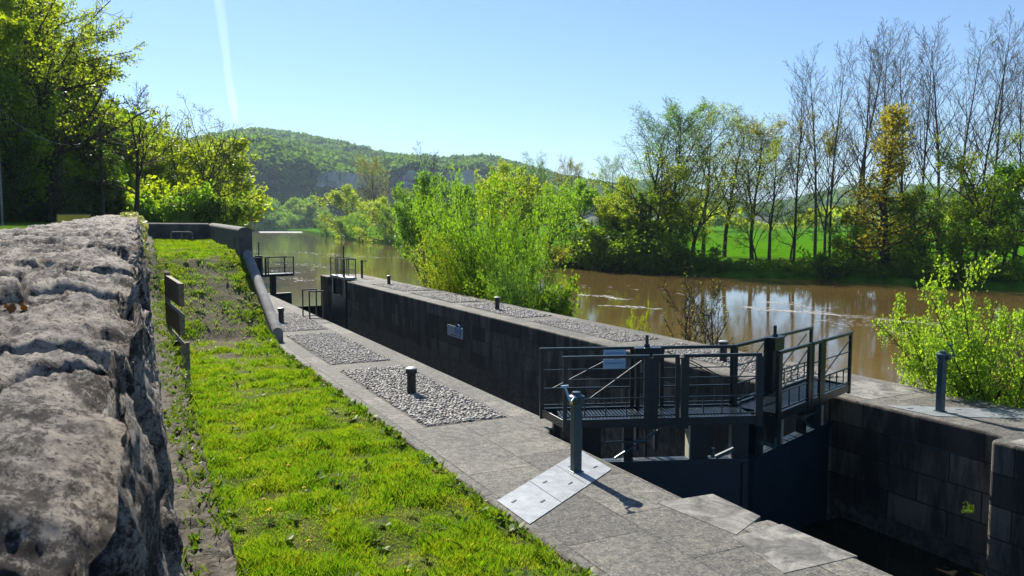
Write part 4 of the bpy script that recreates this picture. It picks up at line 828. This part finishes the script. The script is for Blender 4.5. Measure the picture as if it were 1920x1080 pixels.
        t.grow(Vector(), up, 2.6, .05, 0, .15); lv = t.leaves('crown', 1, .04, .05, sd_, .6, 0, .08)
    elif kind == 'bush':
        t = Tree(sd_, [dict(seg=2, sides=4, wig=.02), dict(n=14, ang=52, len=9, start=.0, up=.05, wig=.14, seg=6, sides=4, rad=.5), dict(n=9, ang=48, len=.45, start=.1, up=.04, wig=.2, seg=4, rad=.5, leaf=True), dict(n=4, ang=45, len=.5, start=.1, wig=.2, seg=3, rad=.5)], .01)
        t.grow(Vector(), up, .25, .06, 0, .8); lv = t.leaves('crown', 5, .16, .18, sd_, .6, 0, gap=.8)
    wood = t.mesh('trunk'); A = np.array(t.v); H = float(np.percentile(A[:, 2], 99.7))
    PROT[kind, var] = (wood, lv, H); return PROT[kind, var]
def hash_(sx): return sum(ord(c) * (i + 3) for i, c in enumerate(sx))
def tree(kind, var, px, d, ytop, label, leaf=None, name=None, cat='tree', group=None, ybase=None, zbase=None, wide=1.0, rot=None, bark=None, lean=0):
    if group in ('trees on the receding right bank', 'open crowned poplars on the right bank', 'bare tall poplars on the right bank', 'understory trees along the right bank', 'bushes along the right bank') or name == 'golden_tree' or 'golden' in label:
        ys = float(np.interp(px, [a for a, _ in SH[::-1]], [b for _, b in SH[::-1]])); d = max(d, (EYE - WZ) / math.tan(math.atan((ys - 540) / FPX) + PITCH) * 1.0 + (.6 if cat == 'bush' else 2.5))
    x, y = at(px, d); zb = zbase if zbase is not None else (zat(ybase, d) if ybase else -.9)
    wood, crown, H = proto(kind, var); h = zat(ytop, d) - zb; s_ = h / H
    t = thing(name or 'tree', label, cat, (x, y, zb), rot if rot is not None else random.Random(int(px * 7 + d)).uniform(0, 6.28), group); t.scale = (s_ * wide, s_ * wide, s_)
    if lean: t.rotation_euler = (0, R(lean), 0)
    o = bpy.data.objects.new('trunk', wood); C.objects.link(o); o.parent = t
    if bark: o.material_slots[0].link = 'OBJECT'; o.material_slots[0].material = bark
    if crown is not None and leaf is not None:
        o = bpy.data.objects.new('crown', crown); C.objects.link(o); o.parent = t; o.material_slots[0].link = 'OBJECT'; o.material_slots[0].material = leaf
    return t
# ---- left wooded slope
G1 = 'trees on the wooded slope at the left'
tree('sparse', 0, 20, 50, -80, 'tall yellow green tree at the top left corner of the slope', L_YG, 'slope_tree', group=G1, zbase=7.5)
tree('sparse', 1, 70, 56, -40, 'yellow green tree with dark bare lower stems behind the ivied oak', L_YG, 'slope_tree', group=G1, zbase=7)
tree('sparse', 2, -45, 44, -60, 'thin leaved tree cut by the left edge of the photo', L_YG, 'slope_tree', group=G1, zbase=6)
tree('leafy', 0, -20, 47, 40, 'leafy yellow green tree low on the left edge of the slope', L_YG, 'slope_tree', group=G1, zbase=5)
tree('leafy', 1, 130, 60, 110, 'bright yellow green tree behind the spreading oak limbs', L_YG, 'slope_tree', group=G1, zbase=7)
tree('leafy', 2, 165, 66, 205, 'rounded yellow green tree above the utility pole', L_YG, 'slope_tree', group=G1, zbase=5.5)
tree('oak', 0, 112, 45, 60, 'dark limbed oak reaching out over the rock foot', L_YG, 'oak_tree', group=G1, zbase=3.4, wide=1.15, rot=.6)
tree('oak', 1, 75, 48, 20, 'crooked dark oak with thin leaf high on the slope', L_YG, 'oak_tree', group=G1, zbase=5.4, rot=2.2)
tree('dense', 0, 35, 43, 150, 'dark ivy smothered tree at the far left above the rock', L_MID, 'ivied_tree', group=G1, zbase=3.4, wide=.9)
tree('ivied', 0, 96, 44.5, 170, 'upright trunk coated in black green ivy', L_DK, 'ivied_tree', group=G1, zbase=3.0, wide=.9)
tree('dense', 1, 150, 52, 250, 'dark bush of ivy hanging on the rock foot', L_DK, 'ivied_tree', group=G1, zbase=3.2)
tree('dense', 2, 215, 62, 290, 'dull green tree right behind the utility pole', L_MID, 'slope_tree', group=G1, zbase=3)
tree('dense', 0, -8, 40, 235, 'dark evergreen mass behind the pale post', L_DK, 'ivied_tree', group=G1, zbase=3.0)
tree('dense', 2, 60, 46, 290, 'low dark ivy thicket against the rock', L_DK, 'ivied_tree', group=G1, zbase=3.0)
tree('leafy', 1, 192, 60, 262, 'yellow green tree close behind the top of the pole', L_YG, 'slope_tree', group=G1, zbase=3.0)
for v_, px, d, yt, zb, lf, lab in ((0, 30, 58, -70, 8, L_YG, 'tall leafy yellow green tree filling the top left corner'), (1, 95, 64, 5, 8, L_YG, 'leafy yellow green tree behind the crooked oak'), (2, 5, 66, -40, 9, L_BR, 'fresh green tree furthest up the slope at the left'), (0, 140, 70, 170, 7, L_YG, 'yellow green tree filling the gap behind the oak limbs'), (1, 226, 72, 320, 4, L_YG, 'yellow green tree between the pole and the slender bare tree'), (2, 60, 52, 130, 6, L_MID, 'mid green tree halfway up the slope'), (0, 118, 54, 215, 5, L_MID, 'mid green tree over the dark rock foot')):
    tree('leafy', v_, px, d, yt, lab, lf, 'slope_tree', group=G1, zbase=zb, wide=1.15)
for v_, px, d, yt, lf, lab in ((1, 296, 68, 288, L_YG, 'yellow green tree close behind the left end of the parapet'), (2, 340, 70, 250, L_YG, 'yellow green tree rising above the hoop barrier'), (0, 405, 76, 262, L_YG, 'yellow green tree close behind the corner of the parapet'), (1, 240, 70, 300, L_MID, 'mid green tree right of the utility pole')):
    tree('leafy', v_, px, d, yt, lab, lf, 'bank_tree', group='trees on the left bank beyond the parapet', zbase=2.0, wide=1.15)
G2 = 'trees on the left bank beyond the parapet'
tree('bare', 0, 258, 52, 144, 'slender bare tree standing clear behind the old wall', None, 'bare_tree', group=G2, zbase=2.7, wide=1.1, bark=BARK)
tree('sparse', 0, 335, 78, 182, 'thin leaved tall tree left of the dark limbed tree', L_YG, 'bank_tree', group=G2, zbase=2.4, wide=.85)
tree('limbed', 0, 372, 66, 188, 'dark limbed tree leaning out above the parapet', L_YG, 'bank_tree', group=G2, zbase=2.4, wide=1.0, rot=1.0, lean=5)
tree('leafy', 0, 290, 84, 262, 'yellow green leafy tree behind the slender bare tree', L_YG, 'bank_tree', group=G2, zbase=2.4)
tree('leafy', 2, 400, 95, 275, 'yellow green tree at the water end of the parapet', L_YG, 'bank_tree', group=G2, zbase=2)
tree('leafy', 1, 345, 90, 270, 'yellow green tree in the middle behind the parapet', L_YG, 'bank_tree', group=G2, zbase=2)
for i, (px, d, yt, lf, lab) in enumerate(((262, 60, 345, L_YG, 'bright bush at the foot of the slender bare tree'), (310, 58, 352, L_BR, 'fresh green bush behind the hoop barrier'), (355, 62, 340, L_YG, 'yellow green bush behind the middle of the parapet'), (395, 60, 362, L_MID, 'dull green bush behind the parapet corner'), (428, 85, 345, L_YG, 'bush leaning over the water beyond the parapet'), (230, 64, 330, L_MID, 'dark green bush between pole and bare tree'))):
    tree('bush', i % 3, px, d, yt, lab, lf, 'bush', 'bush', 'bushes behind the parapet', zbase=2.2)
# ---- far shore under the hill (about 430 m)
G3 = 'trees on the far shore under the hill'
fs = [(425, 425, 372, L_BR), (455, 440, 366, L_BR), (478, 445, 368, L_BR), (500, 452, 385, L_BR), (520, 440, 392, L_BR), (538, 452, 380, L_MID), (556, 455, 374, L_BR), (575, 452, 370, L_MID), (592, 440, 378, L_MID), (468, 425, 400, L_BR), (508, 425, 402, L_BR), (545, 425, 400, L_BR)]
names = ['leftmost far shore tree, half behind the left bank', 'round far shore tree left of the weir end', 'second round far shore tree above the weir', 'dark small far shore tree above the weir', 'pale far shore tree in the middle above the weir', 'round dark far shore tree right of the middle', 'tall far shore tree near the weir right end', 'far shore tree just behind the near bank willow', 'far shore tree partly hidden by the bright willow', 'low pale bush at the left of the weir', 'low pale bush at the middle of the weir', 'low pale bush at the right of the weir']
for i, (px, d, yt, lf) in enumerate(fs): tree('dense', i % 3, px, d + 112, yt, names[i], lf, 'far_tree', group=G3, zbase=-6.5, wide=1.35)
# ---- right bank receding into the distance
G4 = 'trees on the receding right bank'
rb = [('dense', 0, 612, 250, 398, L_MID, 'low dark tree where the right bank begins'), ('dense', 2, 648, 190, 350, L_YG, 'bright yellow green willow on the far bank'), ('dense', 1, 676, 165, 400, L_BR, 'low bright tree dipping into the water'), ('poplar_leaf', 1, 706, 262, 288, L_BRN, 'bronze budding tree standing above the bank willows'), ('dense', 2, 722, 158, 372, L_YG, 'dull yellow green tree at the water right of the bright willow'), ('leafy', 1, 752, 165, 352, L_MID, 'dark tree between bronze tree and near bushes'), ('bare', 1, 808, 190, 268, None, 'domed bare tree against the sky above the cliff'), ('dense', 0, 790, 140, 360, L_MID, 'shaded green tree under the domed bare tree'), ('leafy', 2, 838, 120, 335, L_TEAL, 'cool green tree behind the near willows'), ('leafy', 0, 885, 110, 345, L_BR, 'bright tree rising behind the near willows'), ('leafy', 1, 940, 100, 308, L_YG, 'yellow green tree with the highest crown behind the willows'), ('leafy', 2, 985, 104, 318, L_YG, 'yellow green tree beside the narrow grey topped one'), ('poplar_leaf', 0, 1010, 118, 285, L_TEAL, 'narrow tree with grey green top'), ('poplar_leaf', 1, 1072, 112, 290, L_BRN, 'pinkish budding tree behind the green crowns'), ('dense', 1, 1030, 86, 355, L_BR, 'bright green rounded tree above the yellow bush'), ('dense', 2, 1095, 82, 342, L_BR, 'broad bright green tree at the bank'), ('poplar_leaf', 2, 1150, 92, 292, L_MID, 'thin twiggy tree left of the tall open crowns'), ('leafy', 0, 1140, 84, 375, L_MID, 'mid green tree under the thin twiggy tree')]
for k_, v_, px, d, yt, lf, lab in rb: tree(k_, v_, px, d, yt, lab, lf, 'bank_tree', group=G4, zbase=-3.2 if px < 770 else -1.2, wide=1.25 if px < 770 and k_ == 'dense' else 1.0, bark=GREYBARK if k_ == 'bare' else None)
tree('bush', 0, 1072, 77, 455, 'golden yellow bush over the water edge', L_BRN, 'bush', 'bush', zbase=-1.9, wide=1.25)
G5 = 'open crowned poplars on the right bank'
for k_, v_, px, d, yt, lf, lab in (('poplar_leaf', 0, 1208, 80, 196, L_TEAL, 'tall open crowned poplar, leftmost of its group'), ('poplar_leaf', 1, 1258, 82, 176, L_TEAL, 'tallest rounded poplar of the open crowned group'), ('poplar_leaf', 2, 1318, 86, 196, L_YG, 'poplar dotted with yellow leaf left of the field gap'), ('poplar_leaf', 0, 1358, 84, 196, L_YG, 'forked poplar before the bright field'), ('poplar_leaf', 1, 1410, 80, 210, L_BRN, 'poplar with bronze leaf at the right of the field gap'), ('sparse', 1, 1230, 76, 290, L_YG, 'dark stemmed tree under the open poplars'), ('sparse', 2, 1298, 75, 300, L_YG, 'leaning dark stemmed tree beside the field gap'), ('poplar_leaf', 2, 1442, 74, 260, L_YG, 'slim young poplar at the field edge')):
    tree(k_, v_, px, d, yt, lab, lf, 'poplar_tree', group=G5, zbase=-.8, wide=1.25)
G6 = 'bare tall poplars on the right bank'
bp = [(1488, 72, 130), (1528, 78, 96), (1556, 70, 92), (1600, 74, 70), (1622, 80, 75), (1655, 72, 60), (1690, 78, 58), (1722, 74, 66), (1758, 71, 48), (1795, 79, 55), (1828, 73, 46), (1868, 76, 70), (1905, 70, 100), (1945, 74, 60)]
bl_ = ['leftmost bare poplar, leaning slightly, at the field edge', 'second bare poplar from the field edge', 'bare poplar with golden leaf on its lower stem', 'bare poplar left of the golden ivied tree', 'thin bare poplar close behind the golden tree', 'bare poplar straight above the golden tree', 'bare poplar rising right of the golden tree', 'bare poplar between the golden tree and the tallest pair', 'one of the tallest bare poplars, on the left of the pair', 'slim bare poplar between the tallest pair', 'tallest bare poplar on the right of the pair', 'bare poplar with crossed branches near the right edge', 'short bare poplar at the right edge', 'bare poplar cut by the right edge of the photo']
for i, (px, d, yt) in enumerate(bp): tree('poplar', i % 7, px, d, yt - 16, bl_[i], L_BRN, 'poplar_tree', group=G6, zbase=-.9, bark=GREYBARK if i % 2 else None, wide=[.95, 1.15, .85, 1.2, 1.0][i % 5], lean=[.5, 2, -2, 2.5, 1, -1, 1.5][i % 7])
tree('ivied', 0, 1662, 64, 208, 'golden orange ivied tree at the water edge', L_OR, 'golden_tree', zbase=-1.3, wide=1.25)
tree('sparse', 1, 1545, 68, 200, 'slim tree with sparse golden leaf among the bare stems', L_BRN, 'golden_tree', zbase=-1.0, wide=.5)
G7 = 'understory trees along the right bank'
us = [('leafy', 1, 1170, 80, 335, L_YG, 'yellow green tree filling in under the open poplars'), ('leafy', 2, 1215, 77, 350, L_MID, 'mid green tree under the leftmost open poplars'), ('leafy', 0, 1262, 78, 372, L_YG, 'low yellow green tree beside the leaning dark stems'), ('sparse', 0, 1420, 76, 385, L_YG, 'small thin yellow tree standing in the field gap'), ('leafy', 1, 1690, 72, 395, L_YG, 'yellow green tree behind the golden tree'), ('leafy', 2, 1800, 74, 365, L_BR, 'bright green tree low under the tallest poplars'), ('leafy', 0, 1860, 70, 360, L_YG, 'yellow green tree low near the right edge'), ('sparse', 0, 1480, 70, 360, L_MID, 'thin green tree between field gap and golden tree'), ('dense', 0, 1585, 68, 400, L_MID, 'green thicket tree left of the golden tree'), ('dense', 1, 1625, 63, 440, L_MID, 'dark thicket at the foot of the golden tree'), ('dense', 2, 1720, 66, 352, L_MID, 'green understory tree right of the golden tree'), ('sparse', 0, 1770, 70, 320, L_BR, 'green understory tree below the tallest poplars'), ('leafy', 1, 1830, 66, 330, L_MID, 'green understory tree left of the right edge'), ('sparse', 2, 1880, 62, 345, L_BR, 'dark green understory tree behind the near leafy shrub'), ('leafy', 0, 1935, 60, 300, L_BR, 'bright understory tree at the right edge'), ('dense', 1, 1800, 60, 420, L_MID, 'dark low thicket over the water at the right'), ('dense', 0, 1700, 61, 450, L_MID, 'dark low thicket right of the golden tree foot'), ('dense', 2, 1890, 58, 430, L_MID, 'dark low thicket behind the near shrub'), ('sparse', 1, 1850, 64, 250, L_YG, 'yellow flecked tree in front of the right poplars'), ('sparse', 2, 1900, 66, 270, L_YG, 'yellow flecked tree at the right edge of the poplars')]
for k_, v_, px, d, yt, lf, lab in us: tree(k_, v_, px, d, yt, lab, lf, 'understory_tree', group=G7, zbase=-1.2)
bs = [(1150, 78, 440, L_MID, 'dull bush right of the golden yellow bush'), (1185, 75, 425, L_MID, 'dark bush under the leftmost open poplar'), (1225, 73, 432, L_MID, 'green bush under the tallest open poplar'), (1262, 72, 455, L_MID, 'dark low bush at the water under the open poplars'), (1345, 69, 490, L_MID, 'small bush on the grassy bank below the field'), (1555, 64, 470, L_MID, 'bush left of the golden tree foot'), (1115, 79, 455, L_MID, 'bush behind the golden yellow bush'), (1760, 57, 470, L_MID, 'bush overhanging the water at the far right')]
for i, (px, d, yt, lf, lab) in enumerate(bs): tree('bush', i % 3, px, d, yt, lab, lf, 'bush', 'bush', 'bushes along the right bank', zbase=-1.7, wide=1.2)
# treeline at the end of the field: one far-off mass
r = np.random.default_rng(8); cen = []; rad_ = []
for k in range(260): px = r.uniform(1200, 1960); d = r.uniform(300, 360); x, y = at(px, d); h = r.uniform(2, 7) * (1 + .5 * math.sin(px / 40)); cen.append((x, y, h * .5)); rad_.append(h * .75)
V, F = leaf_cloud(np.array(cen), np.array(rad_), 60, 1.5, 9, .9); tag(link('treeline', mesh_np('treeline', V, F, L_YG)), 'yellow green row of trees at the end of the field', 'treeline', kind='stuff')
r = np.random.default_rng(18); n = 5200; k = r.uniform(14, 120, n); ix = k.astype(int)
x = np.interp(k, range(len(tt)), shx); y = np.interp(k, range(len(tt)), shy); o = r.uniform(.3, 2.2, n); gap = (np.interp(k, [0, 169], [0, 1]) < 2) & (np.abs(x / np.hypot(x, y) - .72) < .06) & (r.uniform(0, 1, n) < .75); x, y, o = x[~gap], y[~gap], o[~gap]; n = len(x); rr_ = np.hypot(x, y); c = np.stack([x + x / rr_ * o, y + y / rr_ * o, WZ + .35 + np.clip(o * .3, 0, 1.1) + r.uniform(0, .5, n)], -1)
V, F = leaf_cloud(c, r.uniform(.15, .5, n), 12, .22, 4, 1.0); tag(link('undergrowth', mesh_np('undergrowth', V, F, L_MID)), 'tangled low undergrowth along the far water edge', 'undergrowth', kind='stuff')
# ---- near willows behind the lock wall
G8 = 'willow bushes on the river side of the lock wall'
for v_, px, d, yt, lf, lab, wd_ in ((1, 862, 41, 362, L_BR, 'bright willow second in the near clump', .7), (2, 912, 38, 318, L_BR, 'tallest bright willow in the near clump', .7), (0, 955, 36, 338, L_BR, 'bright leaning willow right of the tallest', .7), (1, 968, 33, 410, L_BR, 'shorter bright willow near the lock bollard', .62), (2, 985, 31, 480, L_TEAL, 'low willow spreading towards the river', .7), (1, 850, 38, 440, L_YG, 'low bright willow against the lock wall', .8)):    tree('willow', v_, px, d, yt, lab, lf, 'willow_bush', 'bush', G8, zbase=-1.9, wide=wd_)
tree('leafy', 1, 798, 47, 326, 'cool green airy tree with a visible dark stem, leftmost of the near clump', L_TEAL, 'tree', 'tree', zbase=-1.9, wide=.75)
tree('bush', 1, 1022, 31.5, 528, 'dark green low bush at the right end of the willow clump', L_MID, 'bush', 'bush', zbase=-1.9, wide=.62)
tree('sapling', 0, 1285, 22.0, 498, 'bare thin sapling left of the other behind the lock wall', L_YG, 'sapling', 'sapling', 'bare saplings behind the lock wall', zbase=-1.6, wide=.9)
tree('sapling', 1, 1348, 20.5, 520, 'bare dark stemmed sapling nearest the gate railing', L_YG, 'sapling', 'sapling', 'bare saplings behind the lock wall', zbase=-1.3, wide=.9)
tree('sapling', 2, 1320, 22.0, 575, 'low twiggy sapling between the two bare ones', L_YG, 'sapling', 'sapling', 'bare saplings behind the lock wall', zbase=-1.6, wide=1.2)
tree('shrub', 2, 1196, 25, 572, 'tiny yellow green plant rising above the lock wall edge', L_YG, 'plant', 'plant', zbase=-1.8, wide=.35)
G9 = 'leafy shrubs at the right behind the lock wall'
for v_, px, d, yt, lab, wd_ in ((0, 1815, 14.6, 530, 'glossy leafy shrub behind the crank post', .6), (1, 1900, 13.6, 490, 'taller glossy leafy shrub at the right edge', .72), (2, 1860, 15.5, 540, 'back shrub between the two glossy ones', .8)):
    tree('shrub', v_, px, d, yt, lab, L_GLOSS, 'leafy_shrub', 'shrub', G9, zbase=-1.2, wide=wd_)
wood, crown, H = proto('shrub', 1); t = thing('plant', 'tiny plant growing from the joint of the dark lock wall', 'plant', (10.84, 7.0, -1.12)); t.scale = (.05, .05, .05); t.rotation_euler = (0, R(-35), 0)
for nm, me in (('trunk', wood), ('crown', crown)):
    o = bpy.data.objects.new(nm, me); C.objects.link(o); o.parent = t
o.material_slots[0].link = 'OBJECT'; o.material_slots[0].material = L_MID
# ================================================================ SMALL THINGS ON THE LEFT
x, y = at(197, 52); t = thing('utility_pole', 'thin dark wooden pole before the wooded slope', 'pole', (x, y, 2.8)); link('shaft', MB().tube([(x, y, 2.6), (x, y, zat(238, 52))], [.12, .09], 10).mesh('shaft', POLEWOOD), t)
link('insulator', MB().tube([(x + .1, y, zat(246, 52)), (x + .28, y, zat(246, 52))], .03, 6).mesh('insulator', GALV), t)
x, y = at(8, 33); t = thing('lamp_pole', 'pale grey metal pole at the left edge', 'pole', (x, y, 2.7)); link('shaft', MB().tube([(x, y, 2.5), (x, y, zat(195, 33))], .04, 10).mesh('shaft', GREYST), t); link('foot_plate', MB().lathe(x, y, [(.12, 2.75), (.12, 2.9), (.055, 2.95)], 10).mesh('foot_plate', GALV), t)
a = Vector((*at(197, 52), zat(250, 52))); b = Vector((*at(8, 33), zat(200, 33)))
pts = [a.lerp(b, k / 12) - Vector((0, 0, 1.1 * (1 - (2 * k / 12 - 1) ** 2))) for k in range(13)]; tag(link('cable', MB().tube(pts, .008, 5).mesh('cable', GALV)), 'thin overhead wire sagging between the two poles', 'cable')
(xa, ya), (xb, yb_) = at(111, 24), at(172, 24); zt, zb_ = zat(403, 24), zat(420, 24)
t = thing('yellow_panel', 'yellow panel showing just above the old wall', 'sign', (xa, ya, zb_ - .3)); link('board', MB().bar((xa, ya, (zt + zb_) / 2), (xb, yb_, (zt + zb_) / 2), .04, zt - zb_).mesh('board', YEL), t)
link('top_rail', MB().bar((xa, ya, zt + .01), (xb, yb_, zt + .01), .06, .03).mesh('top_rail', WOOD), t)
for (px_, py_) in ((xa, ya), (xb, yb_)): link('leg', MB().tube([(px_, py_, zb_ - .5), (px_, py_, zt - .03)], .03, 8).mesh('leg', WOOD), t)
# contrail: a thin tube of ice haze high in the sky
k = NT('ice_haze'); k.t.nodes.remove(k.p); vs = k.n('VolumePrincipled'); vs.inputs['Color'].default_value = (1, 1, 1, 1); vs.inputs['Density'].default_value = .00011; vs.inputs['Anisotropy'].default_value = .72; k.l(vs.outputs[0], k.out.inputs['Volume'])
def sky_pt(px, py, dist):
    d = dist; x, y = at(px, d); return Vector((x, y, zat(py, d)))
A, B = sky_pt(418, -40, 6500), sky_pt(449, 232, 13500); pts = []; rd = []
for i in range(15):
    q = i / 14; p_ = A.lerp(B, q); p_ += Vector((math.sin(q * 9) * 8, 0, math.sin(q * 7 + 1) * 8)); pts.append(p_); rd.append(40 + 6 * math.sin(q * 11) + 30 * q - 30 * max(0, q - .8) * 4)
tag(link('contrail', MB().tube(pts, rd, 14).mesh('contrail', k.m)), 'thin white contrail fading down the sky', 'contrail')
# haze: the air between here and the hills
k = NT('air'); k.t.nodes.remove(k.p); vs = k.n('VolumePrincipled'); vs.inputs['Color'].default_value = (.62, .80, 1, 1); vs.inputs['Density'].default_value = .00013; vs.inputs['Anisotropy'].default_value = .2; k.l(vs.outputs[0], k.out.inputs['Volume'])
tag(link('haze', MB().box(-9100, 9100, -9100, 9100, -7, 330).mesh('haze', k.m)), 'thin bluish air over the valley', 'haze', kind='stuff')
